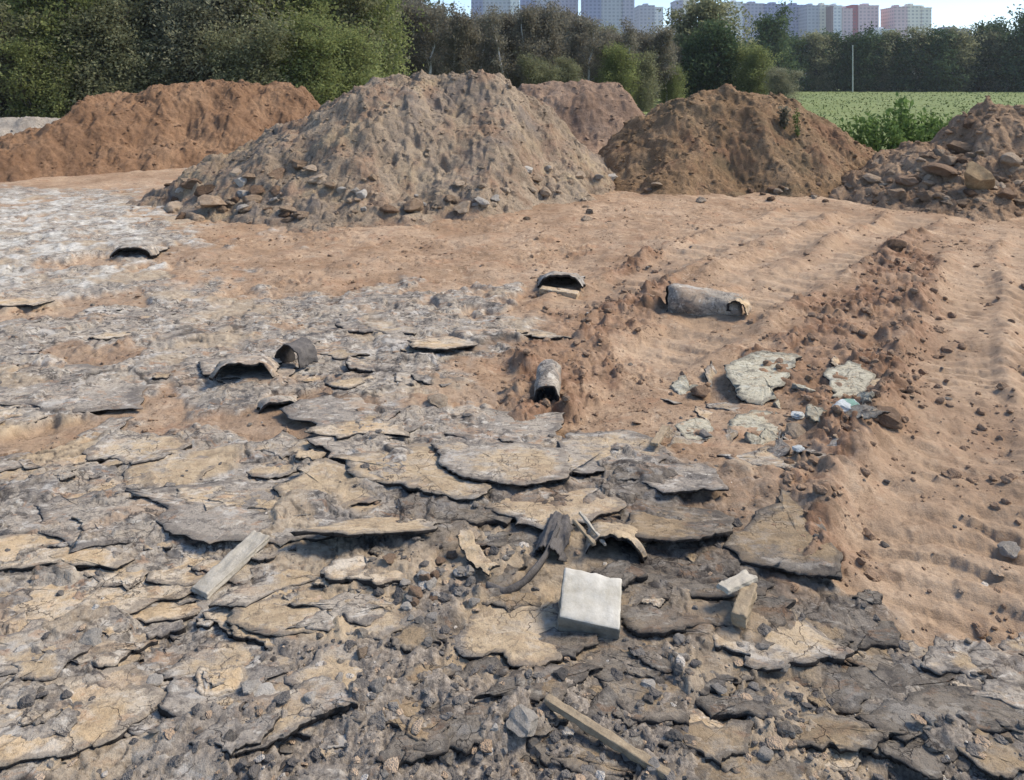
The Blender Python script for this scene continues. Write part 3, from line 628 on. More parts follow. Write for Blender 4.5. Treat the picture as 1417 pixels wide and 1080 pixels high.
CLU = [(955,532,34,'chalk'),(985,520,26,'half'),(925,545,22,'grey'),(1000,560,40,'half'),(975,572,24,'pale'),(1110,545,22,'chalk'),(1128,575,26,'chalk'),(1062,618,34,'chalk'),(1098,612,28,'grey'),(1135,605,22,'chalk'),
       (1195,578,24,'chalk'),(1190,612,26,'pale'),(1150,630,30,'grey'),(1120,640,24,'half'),(1010,612,22,'pale'),(950,618,28,'half'),(930,600,22,'pale'),(1080,566,18,'chalk'),(1160,510,20,'pale'),(1215,545,20,'pale'),(1075,640,30,'grey'),(1225,600,18,'grey')]
CHK = [slab_mesh('rubble_piece', np.array([(rs.uniform(.7, 1.2)*math.cos(i*1.2566)*1.2, rs.uniform(.7, 1.2)*math.sin(i*1.2566)*.85) for i in range(5)])*.1, 900 + k*11, [M['chalk'], M['stain']], .028, .16, .014) for k in range(3)]
for u, v, sz, kd in CLU:
    x, y = G(u, v); o = link('rubble_piece', CHK[rs.randrange(3)] if kd == 'chalk' else FRAG[rs.randrange(14)][['grey', 'half', 'pale'].index(kd)])
    s_ = 1.45*sz/F_PX*math.hypot(y, CAM_H)/.2; o.scale = (s_, s_, s_); o.location = (x, y, hz(x, y) + .008*s_); o.rotation_euler = (rs.uniform(-.1, .75), rs.uniform(-.4, .4), rs.uniform(0, 6.28))
    tag(o, {'chalk': 'whitish', 'half': 'dusty', 'grey': 'grey', 'pale': 'pale'}[kd] + ' broken piece in the pale rubble beside the clods', 'rubble piece', 'pale rubble beside the clods')
# gravel, grit and crumbs: too many to count
def gravel():
    r = np.random.default_rng(3); n = 60000
    y = 1.2 + 7*r.random(n)**1.6; x = (r.random(n)*2 - 1)*y*.95
    m = masks(x, y); p = .62*m['gravel'] + .05*(1 - m['clay']) + .03
    ok = r.random(n) < p*np.clip(2.2/y, .15, 1); x, y = x[ok], y[ok]
    s = .004 + .019*r.random(len(x))**3.6; z = height(x, y) + s*.12
    pts = np.column_stack([x, y, z]); g = r.random(len(x))
    for nm, mt, a, b in (('grey_gravel', 'greyrock', 0, .5), ('dark_gravel', 'bare', .5, .78), ('pale_gravel', 'paler', .78, .83), ('brown_gravel', 'rubble', .83, 1.01)):
        k = (g >= a) & (g < b); o = link(nm, scatter_mesh(nm, M[mt], pts[k], s[k], FLAKEV + CHUNKV[:2], r, .8)); tag(o, kind='stuff')
    # crumbs of soil on the clods
    n = 22000; y = 2 + 9*r.random(n); x = (r.random(n)*2 - 1)*y*.9; m = masks(x, y)
    ok = (r.random(n) < m['clod'] + .05*m['clay']*sstep(10, 6, y)); x, y = x[ok], y[ok]
    s = .005 + .030*r.random(len(x))**5; z = height(x, y) + s*.2
    ck = r.random(len(x))
    n = 90000; y2 = 1.9 + 9.5*r.random(n)**1.2; x2 = (r.random(n)*2 - 1)*y2*.85; m2 = masks(x2, y2); ok = r.random(n) < m2['clay']*(.10 + .55*sstep(-.1, .5, fbm(x2, y2, 1.3, 3, 88))); x2, y2 = x2[ok], y2[ok]; m2 = masks(x2, y2)
    z2 = height(x2, y2, m2); ok = r.random(len(x2)) > .45 + .5*m2['track'][...]; x2, y2, z2 = x2[ok], y2[ok], z2[ok]; s2 = .004 + .020*r.random(len(x2))**4; z2 = z2 + s2*.05
    o = link('clay_crumbs', scatter_mesh('clay_crumbs', M['clayrock'], np.column_stack([x2, y2, z2]), s2, FLAKEV + CHUNKV[:3], r)); tag(o, kind='stuff')
    o = link('soil_crumbs', scatter_mesh('soil_crumbs', M['brownrock'], np.column_stack([x, y, z]), s, CHUNKV, r)); tag(o, kind='stuff')
gravel()
# ------------------------------------------------------------------ stones as things
RM = {k: [mesh_np('stone', v, f, M[k], False) for v, f in ROCKV] for k in ('rock', 'paler', 'brownrock', 'greyrock', 'rubble')}
def stone(u, v, size_px, kind, label, group=None, name='stone', cat='stone', flat=1.0):
    x, y, z = hit(u, v); s = size_px/F_PX*math.hypot(y, CAM_H - z)/2
    sink = .25 if 'rubble pile' not in label and 'flank' not in label else -.1
    k = rs.randrange(8)
    o = link(name, RM[kind][k], loc=(x, y, z + s*sink*flat), rot=(rs.uniform(-.3, .3), rs.uniform(-.3, .3), rs.uniform(0, 6.28)), scl=(s, s, s*flat))
    return tag(o, label, cat, group)
x, y, z = hit(1352, 262); bv, bf = rock_arrays(777, 4, .95, .07, 10)
tag(link('boulder', mesh_np('boulder', bv, bf, M['boulder'], False), loc=(x, y, z + .13), scl=.25, rot=(.2, .1, .6)), 'big tan squarish boulder at the foot of the right rubble pile', 'boulder')
for u, v, s, kd, lb in ((1180,300,0,'rubble',''),(1330,205,50,'rubble','flat grey boulder high on the right rubble pile above the tan boulder'),(1258,250,40,'brownrock','brown boulder at the left end of the rubble pile'),
    (1295,240,44,'brownrock','rounded brown boulder left of the big tan boulder'),(1312,222,30,'rubble','small pink grey boulder on the rubble pile'),(1240,268,34,'rubble','grey boulder at the left foot of the rubble pile'),
    (1285,275,34,'rubble','grey boulder below the rounded brown boulder'),(1400,225,36,'rubble','grey boulder at the right edge of the photo'),(1390,272,34,'brownrock','brown boulder right of the big tan boulder near ground'),
    (1215,225,26,'rubble','pale grey boulder in the gap between brown pile and rubble pile'),(1205,250,30,'rubble','dark grey boulder beside the dark brown pile'),(1345,170,26,'brownrock','brown boulder on the crest of the rubble pile'),
    (570,290,38,'rubble','squarish stone at the foot of the grey pile'),(535,295,30,'brownrock','brown stone at the foot of the grey pile'),(640,290,32,'rubble','rounded stone at the right foot of the grey pile'),
    (665,282,26,'paler','pale stone at the right foot of the grey pile'),(295,285,46,'rubble','wide dark bottomed rock at the left foot of the grey pile'),(845,245,26,'paler','whitish stone on the right flank of the grey pile'),
    (415,232,34,'rubble','grey rock on the left shoulder of the grey pile'),(128,895,32,'paler','tan stone resting on the brownish slab'),(348,958,34,'paler','left one of two whitish stones below the large tan slab'),
    (372,966,32,'paler','right one of two whitish stones below the large tan slab'),(430,970,20,'paler','small pinkish white stone right of the two whitish stones'),(725,1018,40,'paler','flat whitish stone left of the batten'),
    (655,762,24,'paler','pinkish pebble left of the dark slab'),(648,742,26,'rock','greyish pebble above the pinkish pebble'),(210,945,22,'paler','small white stone beside the dusty slab'),
    (1225,580,44,'brownrock','dark stone right of the plastic bag'),(968,548,30,'brownrock','dark brown stone left of the pale greenish slab'),(975,605,22,'paler','white lump left of the lower greenish slab'),
    (1100,600,34,'rock','grey stone left of the plastic bag'),(1240,345,34,'brownrock','dark clod at the far end of the clod ridge'),(610,560,30,'rock','dark grey stone left of the pipe mouth'),
    (1250,930,22,'paler','pale chip at the lower right near the clay'),(1395,765,28,'paler','whitish chip in the right tyre track')):
    if s: stone(u, v, s, kd, lb, None, 'boulder' if 'boulder' in lb else 'stone', 'boulder' if 'boulder' in lb else 'stone', .75)
def many(n, box, sizes, kinds, label, group, name='stone', cond=None):
    k = 0; tr = 0
    while k < n and tr < n*20:
        tr += 1; u, v = rs.uniform(box[0], box[2]), rs.uniform(box[1], box[3])
        if cond and not cond(u, v): continue
        kd = rs.choice(kinds); stone(u, v, rs.uniform(*sizes)**1.0, kd, label, group, name, 'stone', rs.uniform(.6, .95)); k += 1
many(56, (1200, 195, 1440, 292), (7, 26), ['rubble', 'rubble', 'brownrock', 'rock'], 'stone among many on the right rubble pile', 'stones on the rubble pile', cond=lambda u, v: v > 262 - (u - 1180)*.45)
many(24, (225, 235, 470, 308), (10, 36), ['rubble', 'rubble', 'brownrock'], 'chunky rock on the left flank of the grey pile', 'rocks on the left flank of the grey pile')
many(60, (230, 235, 850, 305), (7, 22), ['rubble', 'paler', 'rubble', 'rock'], 'stone along the lower slope of the grey pile', 'stones at the foot of the grey pile')
many(14, (860, 255, 1190, 280), (7, 18), ['brownrock', 'rock'], 'stone at the foot of the dark brown pile', 'stones at the foot of the dark brown pile')
many(45, (450, 880, 1400, 1070), (9, 22), ['greyrock', 'greyrock', 'greyrock', 'paler', 'rock'], 'stone in the dark gravel along the bottom', 'stones in the bottom gravel')
many(24, (510, 770, 660, 865), (9, 22), ['greyrock', 'paler', 'brownrock'], 'stone in the dark rubble pocket right of the plank', 'stones in the rubble pocket')
# ------------------------------------------------------------------ boards, block, pipe, felt, bag
def box_mesh(name, sx, sy, sz, mats, seed=0, bev=.006, seg=6, rough=.002, matf=None):
    bm = bmesh.new(); bmesh.ops.create_cube(bm, size=1.0); bmesh.ops.scale(bm, vec=(sx, sy, sz), verts=bm.verts)
    bmesh.ops.bevel(bm, geom=bm.edges[:], offset=bev, segments=2, affect='EDGES', profile=.6)
    bmesh.ops.subdivide_edges(bm, edges=[e for e in bm.edges if e.calc_length() > min(sx, sy, sz)*.5], cuts=seg, use_grid_fill=True)
    rr = random.Random(seed); c = np.array([v.co[:] for v in bm.verts]); n = fbm(c[:, 0] + c[:, 2] + seed, c[:, 1] - c[:, 2], 30, 3, seed)
    bm.normal_update()
    for v, q in zip(bm.verts, n): v.co += v.normal*rough*float(q)
    bm.normal_update()
    me = bpy.data.meshes.new(name); bm.to_mesh(me); bm.free()
    for m in (mats if isinstance(mats, list) else [mats]): me.materials.append(m)
    if matf:
        for p in me.polygons: p.material_index = matf(p.normal)
    for p in me.polygons: p.use_smooth = True
    return me
def along(p, q, lift=0):               # frame of a bar from p to q
    p, q = Vector(p), Vector(q); d = q - p; return (p + q)/2, d.length, d.to_track_quat('X', 'Z').to_euler()
def bar(name, a, b, wid, th_, mat, label, cat, za=.0, zb=.0, seed=1):
    (xa, ya), (xb, yb) = G(*a), G(*b); p = (xa, ya, hz(xa, ya) + th_/2 + za); q = (xb, yb, hz(xb, yb) + th_/2 + zb)
    c, L, e = along(p, q); o = link(name, box_mesh(name, L, wid, th_, M[mat], seed, min(wid, th_)*.14, 14, .0045), loc=c, rot=e)
    return tag(o, label, cat)
# white block, sunlit face up, tipped towards the camera; shade of its sides is painted
x, y = G(815, 858); bz = hz(x, y)
bl = link('concrete_block', box_mesh('concrete_block', .185, .175, .085, [M['concrete'], M['stain']], 5, .008, 10, .0045, lambda n: 0 if n.z > .6 else 1), loc=(x, y - .035, bz + .03), rot=(R(17), R(7), R(-8)))
tag(bl, 'white topped concrete block lying tilted in front of a black hole', 'concrete block')
bar('plank', (276, 826), (362, 766), .075, .022, 'wood', 'short pale weathered plank lying across the slabs at the left', 'plank', .0, .008, 3)
bar('batten', (756, 1000), (925, 1085), .024, .018, 'lightwood', 'long thin wooden batten at the bottom edge', 'batten', .002, -.006, 4)
bar('brick', (1022, 892), (1038, 846), .045, .040, 'lightwood', 'small pale upright brick piece left of the tan triangular slab', 'brick', .012, .03, 6)
bar('splinter', (795, 770), (822, 792), .012, .010, 'lightwood', 'lighter thin wood splinter behind the white block', 'splinter', .08, .05, 8)
bar('splinter', (802, 762), (838, 790), .010, .010, 'wood', 'greyer thin wood splinter right behind the white block', 'splinter', .10, .04, 9)
bar('stake', (905, 640), (922, 606), .035, .015, 'lightwood', 'small yellowish wood chip standing at the clay edge', 'wood chip', .02, .06, 10)
bar('board', (1000, 862), (1040, 838), .045, .014, 'wood', 'thin grey board behind the small pale brick', 'board', .06, .06, 11)
def sheet(name, path, width, thick, mats, label, cat, loc, rotz, seed=0, wav=.01, group=None, droop=0.0):
    """a bent strip: path = (y, z) profile points swept across x, ragged ends, real thickness"""
    n, mth = 40, 24; path = np.array(path)[::-1] if path[0][0] > path[-1][0] else np.array(path); L = np.r_[0, np.cumsum(np.hypot(*np.diff(path, axis=0).T))]
    s = np.linspace(0, L[-1], n); py, pz = np.interp(s, L, path[:, 0]), np.interp(s, L, path[:, 1])
    for _ in range(3):
        py[1:-1] = (py[:-2] + 2*py[1:-1] + py[2:])/4; pz[1:-1] = (pz[:-2] + 2*pz[1:-1] + pz[2:])/4
    ty, tz = np.gradient(py), np.gradient(pz); tl = np.hypot(ty, tz); ny, nz = -tz/tl, ty/tl
    X = np.linspace(-.5, .5, mth); S_, XX = np.meshgrid(np.arange(n), X, indexing='ij')
    e = 1 + .13*fbm(S_*.35 + seed, np.sign(XX)*3.0, .8, 3, seed); x = XX*width*e
    pz_ = pz[S_.astype(int)]; dz = -droop*np.clip(pz_, 0, None)*np.abs(2*XX)**4
    w = wav*fbm(x*9 + seed, S_*.16, .9, 3, seed + 1); endw = 1 + 0*S_
    yy = py[S_.astype(int)] + ny[S_.astype(int)]*w; zz = pz_ + dz + nz[S_.astype(int)]*w
    rag = .04*fbm(x*14, S_*0 + seed, 1.0, 3, seed + 4)*((S_ == 0) | (S_ == n - 1)); yy = yy + rag
    top = np.stack([x, yy, zz], -1).reshape(-1, 3); bot = np.stack([x, yy - ny[S_.astype(int)]*thick, zz - nz[S_.astype(int)]*thick], -1).reshape(-1, 3)
    N = n*mth; i, j = np.meshgrid(np.arange(n - 1), np.arange(mth - 1), indexing='ij'); q = (i*mth + j).ravel()
    f1 = np.stack([q, q + 1, q + mth + 1, q + mth], -1); f2 = f1[:, ::-1] + N
    bd = [k for k in range(mth)] + [r_*mth + mth - 1 for r_ in range(1, n)] + [(n - 1)*mth + k for k in range(mth - 2, -1, -1)] + [r_*mth for r_ in range(n - 2, 0, -1)]
    f3 = np.array([[bd[(k + 1) % len(bd)], bd[k], bd[k] + N, bd[(k + 1) % len(bd)] + N] for k in range(len(bd))])
    f = np.vstack([f1, f2, f3]); mi = [0]*len(f1) + [1]*(len(f2) + len(f3))
    o = link(name, mesh_np(name, np.vstack([top, bot]), f, mats, True, mi), loc=loc, rot=(0, 0, rotz)); return tag(o, label, cat, group)
def arc(r, a0, a1, n=14): return [(r*math.cos(R(a0 + (a1 - a0)*k/(n - 1))), r*math.sin(R(a0 + (a1 - a0)*k/(n - 1)))) for k in range(n)]
FE = [M['felt'], M['edge']]
def ribbon(name, pts, h, th_, mats, label, cat, seed):
    p = np.array(pts, float); t = np.linspace(0, 1, len(p)); tt = np.linspace(0, 1, 40); q = np.column_stack([np.interp(tt, t, p[:, c]) for c in range(3)])
    for _ in range(4): q[1:-1] = (q[:-2] + 2*q[1:-1] + q[2:])/4
    d = np.gradient(q[:, :2], axis=0); d /= np.linalg.norm(d, axis=1)[:, None]; nrm = np.column_stack([-d[:, 1], d[:, 0], np.zeros(40)])
    hh = h*(1 + .25*fbm(tt*5, tt*0 + seed, 1, 3, seed)); c = q.mean(0); up = np.array([0, 0, 1.0]); rows = []
    for off, kz in ((-.5, 0), (.5, 0), (.75, .6), (1.4, 1), (.6, 1), (-.2, .6)): rows.append(q + nrm*th_*off + up*(hh*kz)[:, None] - c)
    v = np.stack(rows, 1).reshape(-1, 3); f = []
    for i in range(39):
        for k in range(6): f.append([i*6 + k, i*6 + (k + 1) % 6, (i + 1)*6 + (k + 1) % 6, (i + 1)*6 + k])
    f += [[0, 5, 4, 1], [1, 4, 3, 2], [234, 235, 238, 239], [235, 236, 237, 238]]
    return tag(link(name, mesh_np(name, v, np.array(f), mats), loc=tuple(c)), label, cat)
pp = [G(u, v) for u, v in ((672, 832), (700, 836), (728, 826), (750, 806), (764, 786), (774, 772))]
ribbon('felt_strip', [(x, y, hz(x, y) + dz) for (x, y), dz in zip(pp, (.0, .0, .0, .01, .03, .06))], .024, .006, [M['felt']], 'dark felt strip on edge curving up to the black hole beside the white block', 'felt strip', 2)
x, y = G(662, 800); z = hz(x, y)
sheet('felt_strip', [(-.09, .02), (-.04, .006), (.02, .01), (.07, .03), (.10, .055)], .06, .006, [M['tan'], M['edge']], 'narrow tan felt strip bent beside the rubble pocket', 'felt strip', (x, y, z + .02), R(35), 4)
# the hollow behind the block: a raised dark sheet
x, y = G(762, 792); z = hz(x, y)
sheet('felt_sheet', arc(.05, 8, 172), .22, .007, FE, 'black mouth of humped felt behind the left corner of the white block', 'felt sheet', (x + .02, y + .11, z + .004), R(74), 6)
x, y = G(850, 790); z = hz(x, y)
sheet('felt_sheet', [(.22, -.01), (.12, .05), (.04, .07), (.0, .075)], .20, .010, [M['half'], M['edge']], 'lifted dusty sheet over the black gap right behind the white block', 'felt sheet', (x, y, z + .0), R(-10), 7, droop=1.0)
x, y = G(410, 505); z = hz(x, y)
sheet('felt_roll', arc(.10, 200, -40), .16, .008, FE, 'upright curl of dark felt on the left sheet', 'felt roll', (x, y, z + .06), R(62), 8)
x, y = G(335, 532); z = hz(x, y)
sheet('felt_sheet', [(.34, -.02), (.18, .06), (.06, .085), (.0, .08)], .34, .012, [M['grey'], M['edge']], 'grey felt sheet lifted over a black hollow at the left', 'felt sheet', (x, y, z + .01), R(8), 10, droop=1.0)
x, y = G(776, 398); z = hz(x, y)
sheet('felt_sheet', [(.42, -.03), (.25, .05), (.08, .10), (.0, .095)], .38, .02, [M['dark'], M['edge']], 'dark sheet propped up like a lid on the far clay', 'propped sheet', (x, y + .05, z + .01), R(-6), 12, droop=1.0)
bar('kerb_piece', (748, 398), (800, 402), .10, .05, 'pale', 'grey kerb piece under the propped dark sheet', 'kerb piece', .0, .0, 21)
x, y = G(182, 357); z = hz(x, y)
sheet('felt_sheet', [(.46, -.03), (.28, .05), (.08, .095), (.0, .08)], .42, .02, [M['grey'], M['edge']], 'grey sheet propped up over a black gap at the edge of the white ash', 'propped sheet', (x, y, z + .01), R(5), 14, droop=1.0)
x, y = G(385, 566); z = hz(x, y)
sheet('felt_sheet', [(.20, -.01), (.10, .04), (.0, .05)], .20, .010, [M['grey'], M['edge']], 'small lifted felt scrap with a black gap below the upright curl', 'felt sheet', (x, y, z + .005), R(18), 16, droop=1.0)
def pipe(name, rad, L, wall, mats, label, cat, loc, rot, seed=0, dent=.12, close=None):
    n, mth = 36, 16; a = np.linspace(0, 2*np.pi, n, endpoint=False); vs = []; 
    for inner in (0, 1):
        for k in range(mth):
            t = k/(mth - 1); r = (rad - inner*wall)*(1 + dent*fbm(np.cos(a)*1.3 + t*3 + seed, np.sin(a)*1.3 + seed, 1.0, 3, seed))
            if close: r = r*np.interp(t, [0, .08, 1], [.8, 1, close])
            vs.append(np.column_stack([np.full(n, (t - .5)*L) + .04*L*fbm(np.cos(a) + seed, np.sin(a), 1.2, 2, seed + 2)*(abs(t - .5)*2)**6, r*np.cos(a), r*np.sin(a)]))
    v = np.vstack(vs); f = []; N = n*mth
    for k in range(mth - 1):
        for i in range(n):
            j = (i + 1) % n; f.append([k*n + i, k*n + j, (k + 1)*n + j, (k + 1)*n + i]); f.append([N + k*n + i, N + (k + 1)*n + i, N + (k + 1)*n + j, N + k*n + j])
    mi = [0, 1]*((mth - 1)*n)
    for i in range(n):
        j = (i + 1) % n; e = (mth - 1)*n; f += [[i, N + i, N + j, j], [e + i, e + j, N + e + j, N + e + i]]; mi += [1, 1]
    return tag(link(name, mesh_np(name, v, np.array(f), mats, True, mi), loc=loc, rot=rot), label, cat)
(xa, ya), (xb, yb) = G(935, 432), G(1018, 440)
cx_, cy_ = (xa + xb)/2, (ya + yb)/2 + .05
pipe('felt_roll', .13, math.hypot(xb - xa, yb - ya) + .10, .02, [M['dark'], M['edge']], 'grey rolled up felt lying on the clay like a log', 'felt roll', (cx_, cy_, hz(cx_, cy_) + .06), (0, R(4), R(-9)), 3, .16, .7)
x, y = G(1022, 440); z = hz(x, y)
sheet('felt_strip', arc(.07, 200, -10), .13, .01, [M['pale'], M['edge']], 'curled grey scrap at the right end of the rolled felt', 'felt strip', (x, y, z + .05), R(60), 18)
x, y = G(760, 562); z = hz(x, y)
pipe('pipe_end', .068, .30, .012, [M['grey'], M['edge']], 'open pipe mouth sticking out of the ground in the middle', 'pipe', (x, y + .14, z + .07), (R(4), R(-6), R(84)), 5, .12)
# crumpled plastic bag
def bag(u, v, s, label, mats, seed):
    bm = bmesh.new(); bmesh.ops.create_icosphere(bm, subdivisions=4, radius=1.0); c = np.array([w.co[:] for w in bm.verts]); r = np.random.default_rng(seed)
    for k in range(26):
        n = r.normal(size=3); n /= np.linalg.norm(n); d = np.abs(np.sin((c@n)*r.uniform(2.5, 7) + r.uniform(0, 6))); c = c*(1 - .055*(1 - d)[:, None]) + .03*np.outer(d, n)
    for k in range(9):
        n = r.normal(size=3); n[2] = abs(n[2]); n /= np.linalg.norm(n); d = r.uniform(.35, .7); q = c@n; c = c - np.outer(np.clip(q - d, 0, None), n)*.8
    c = c*np.array([1.2, .9, .55])
    for w, q in zip(bm.verts, c): w.co = q
    me = bpy.data.meshes.new('plastic_bag'); bm.to_mesh(me); bm.free()
    for m in mats: me.materials.append(m)
    for i, p in enumerate(me.polygons):
        if len(mats) > 1: p.material_index = 1 if (abs(p.center.x - .15) < .22 and p.center.z > .1 and p.center.y < .5) else 0
    x, y = G(u, v); s_ = s/F_PX*math.hypot(y, CAM_H)/2
    return tag(link('plastic_bag', me, loc=(x, y, hz(x, y) + s_*.35), scl=s_, rot=(0, 0, .3)), label, 'plastic bag')
bag(1172, 600, 58, 'crumpled white and greenish plastic bag beside the dark stone', [M['plastic'], M['green']], 4)
bag(1105, 592, 26, 'small white crumpled plastic scrap left of the plastic bag', [M['plastic']], 9)
bag(1105, 645, 22, 'tiny white plastic scrap below the plastic bag', [M['plastic']], 12)
# ------------------------------------------------------------------ vegetation
class Tubes:
    def __init__(s): s.v, s.f, s.n = [], [], 0
    def add(s, pts, r0, r1, k=5):
        pts = np.asarray(pts, float); m = len(pts); t = np.gradient(pts, axis=0); t /= np.linalg.norm(t, axis=1)[:, None] + 1e-9
        up = np.array([.31, .95, .05]); a = np.cross(t, up); a /= np.linalg.norm(a, axis=1)[:, None] + 1e-9; b = np.cross(t, a)
        an = np.linspace(0, 2*np.pi, k, endpoint=False); rad = np.linspace(r0, r1, m)[:, None, None]
        ring = pts[:, None, :] + rad*(np.cos(an)[None, :, None]*a[:, None, :] + np.sin(an)[None, :, None]*b[:, None, :])
        s.v.append(ring.reshape(-1, 3)); i, j = np.meshgrid(np.arange(m - 1), np.arange(k), indexing='ij'); j2 = (j + 1) % k
        s.f.append(np.stack([i*k + j, i*k + j2, (i + 1)*k + j2, (i + 1)*k + j], -1).reshape(-1, 4) + s.n); s.n += m*k
    def mesh(s, name, mat): return mesh_np(name, np.vstack(s.v), np.vstack(s.f), mat)
def leaves(pts, size, r, tint, aspect=.5, droop=0.0):
    n = len(pts); u = r.normal(size=(n, 3)); u[:, 2] -= droop; u /= np.linalg.norm(u, axis=1)[:, None]
    w = np.cross(u, r.normal(size=(n, 3))); w /= np.linalg.norm(w, axis=1)[:, None] + 1e-9
    s = size*(.6 + .8*r.random(n))[:, None]; a, b = u*s*.5, w*s*.5*aspect
    v = np.stack([pts - a, pts + b - .1*a, pts + a, pts - b - .1*a], 1).reshape(-1, 3)
    return v, np.arange(n*4).reshape(-1, 4), np.repeat(tint, 4)
def make_tree(seed, H, Wd, stems, nb, nleaf, leaf, low=.1, lean=.12, clump=.28, bark='bark', lm='leaf_olive', up=.6, sub=3, shape='oval', tr=.05, twigs=0, aspect=.5):
    r = np.random.default_rng(seed); tb = Tubes(); tw = Tubes() if twigs else tb; tips = []; tipt = []
    for s in range(stems):
        ang = r.uniform(0, 6.28); ln = lean*r.uniform(.3, 1.2); hh = H*r.uniform(.78, 1.0) if s else H
        t = np.linspace(0, 1, 8); wob = np.cumsum(r.normal(0, .018*H, (8, 2)), axis=0)*t[:, None]
        base = r.normal(0, .05*Wd, 2) if stems > 1 else np.zeros(2)
        st = np.column_stack([base[0] + math.cos(ang)*ln*H*t**1.3 + wob[:, 0], base[1] + math.sin(ang)*ln*H*t**1.3 + wob[:, 1], hh*t - .1])
        tb.add(st, tr*H*.3*(1 if stems == 1 else .6), .006*H*.3, 6)
        for b in range(nb):
            q = low + (1 - low)*r.random()**.85; p0 = np.array([np.interp(q, t, st[:, c]) for c in range(3)])
            if shape == 'oval': rad = Wd*.5*math.sin(math.pi*min(1, max(.12, (q - low*.6)/(1 - low*.6)*.92 + .06)))**.7
            elif shape == 'cone': rad = Wd*.5*(1.04 - q)
            else: rad = Wd*.5*(1.0 - .6*q)
            a = r.uniform(0, 6.28); L = rad*r.uniform(.55, 1.15); dirv = np.array([math.cos(a), math.sin(a), up*r.uniform(.3, 1.4)])
            k = np.linspace(0, 1, 5); pp = p0 + np.outer(k, dirv*L) + np.column_stack([np.zeros(5), np.zeros(5), .12*L*k*k]) + r.normal(0, .05*L, (5, 3))*k[:, None]
            tb.add(pp, .012*H*.3 + .004, .003, 4); ct = r.random()
            tips += [pp[2], pp[3], pp[4]]; tipt += [ct]*3
            for g in range(sub):
                k0 = r.integers(1, 5); d2 = dirv*.6 + r.normal(0, .6, 3); d2[2] += .25; L2 = L*r.uniform(.25, .6)
                p2 = pp[k0] + np.outer(np.linspace(0, 1, 3), d2*L2); tw.add(p2, .007, .002, 3); tips += [p2[1], p2[2]]; tipt += [ct + r.normal(0, .12)]*2
                for w in range(twigs):
                    d3 = d2 + r.normal(0, .7, 3); d3[2] += .35; p3 = p2[r.integers(0, 3)] + np.outer(np.linspace(0, 1, 3), d3*L2*r.uniform(.4, .9)); tw.add(p3, .006, .002, 3)
    if low <= .06:
        ns = len(tips)//5; a = r.uniform(0, 6.28, ns); q = Wd*.42*np.sqrt(r.random(ns)); zz = r.uniform(.1, .2*H, ns)
        tips += list(np.column_stack([q*np.cos(a), q*np.sin(a), zz])); tipt += list(r.random(ns))
    tips = np.array(tips); tipt = np.array(tipt); k = r.integers(0, len(tips), nleaf)
    pts = tips[k] + r.normal(0, clump, (nleaf, 3))*np.array([1, 1, .8]); pts[:, 2] = np.maximum(pts[:, 2], .05)
    v, f, tn = leaves(pts, leaf, r, np.clip(tipt[k]*.7 + .15 + r.normal(0, .12, nleaf), 0, 1), aspect, .25)
    return tb.mesh('trunk', M[bark]), mesh_np('crown', v, f, M[lm], False, None, {'tint': tn}), (tw.mesh('twigs', M['twig']) if twigs else None)
def put_tree(name, var, x, y, s, rz, label, group=None, cat='tree', sz=None):
    e = bpy.data.objects.new(name, None); COL.objects.link(e); e.location = (x, y, hz(x, y)); e.rotation_euler = (0, 0, rz); e.scale = (s, s, sz or s); e.empty_display_size = .3
    link('trunk', var[0], e); link('crown', var[1], e)
    if var[2]: tag(link('twigs', var[2], e), kind='stuff')
    return tag(e, label, cat, group)
V_OL = [make_tree(500 + k, 8.0, 4.4, 5, 40, 24000, .19, .02, .16, .30, 'bark', 'leaf_olive', .8, 3, 'up') for k in range(2)]
V_GR = [make_tree(510 + k, 8.0, 4.2, 4, 42, 24000, .19, .02, .14, .30, 'bark', 'leaf_green', .8, 3, 'up') for k in range(2)]
V_GY = [make_tree(520 + k, 8.0, 4.2, 5, 40, 23000, .18, .02, .16, .30, 'bark', 'leaf_grey', .9, 3, 'up') for k in range(2)]
V_BARE = [make_tree(530 + k, 9.0, 3.4, 1 + k % 2, 46, 6500, .24, .08, .06, .34, 'birch' if k in (0, 3) else 'bark', 'leaf_sparse', 1.1, 4, 'up', .06, 3) for k in range(4)]
V_DK = [make_tree(540 + k, 9.0, 5.6, 2, 60, 9000, .36, .06, .08, .42, 'bark', 'leaf_dark', .55, 3, 'up') for k in range(3)]
V_MID = [make_tree(550 + k, 9.0, 5.0, 2, 60, 9000, .30, .06, .08, .38, 'bark', 'leaf_olive', .55) for k in range(2)]
def px_tree(name, var, u, y, top_v, label, group=None, s=None, cat='tree', H=8.0, wx=1.0):
    x = D(u, 300, y)[0]; h = D(u, top_v, y)[1]; q = h/H; o = put_tree(name, var, x, y, q*wx, rs.uniform(0, 6.28), label, group, cat, q); return o
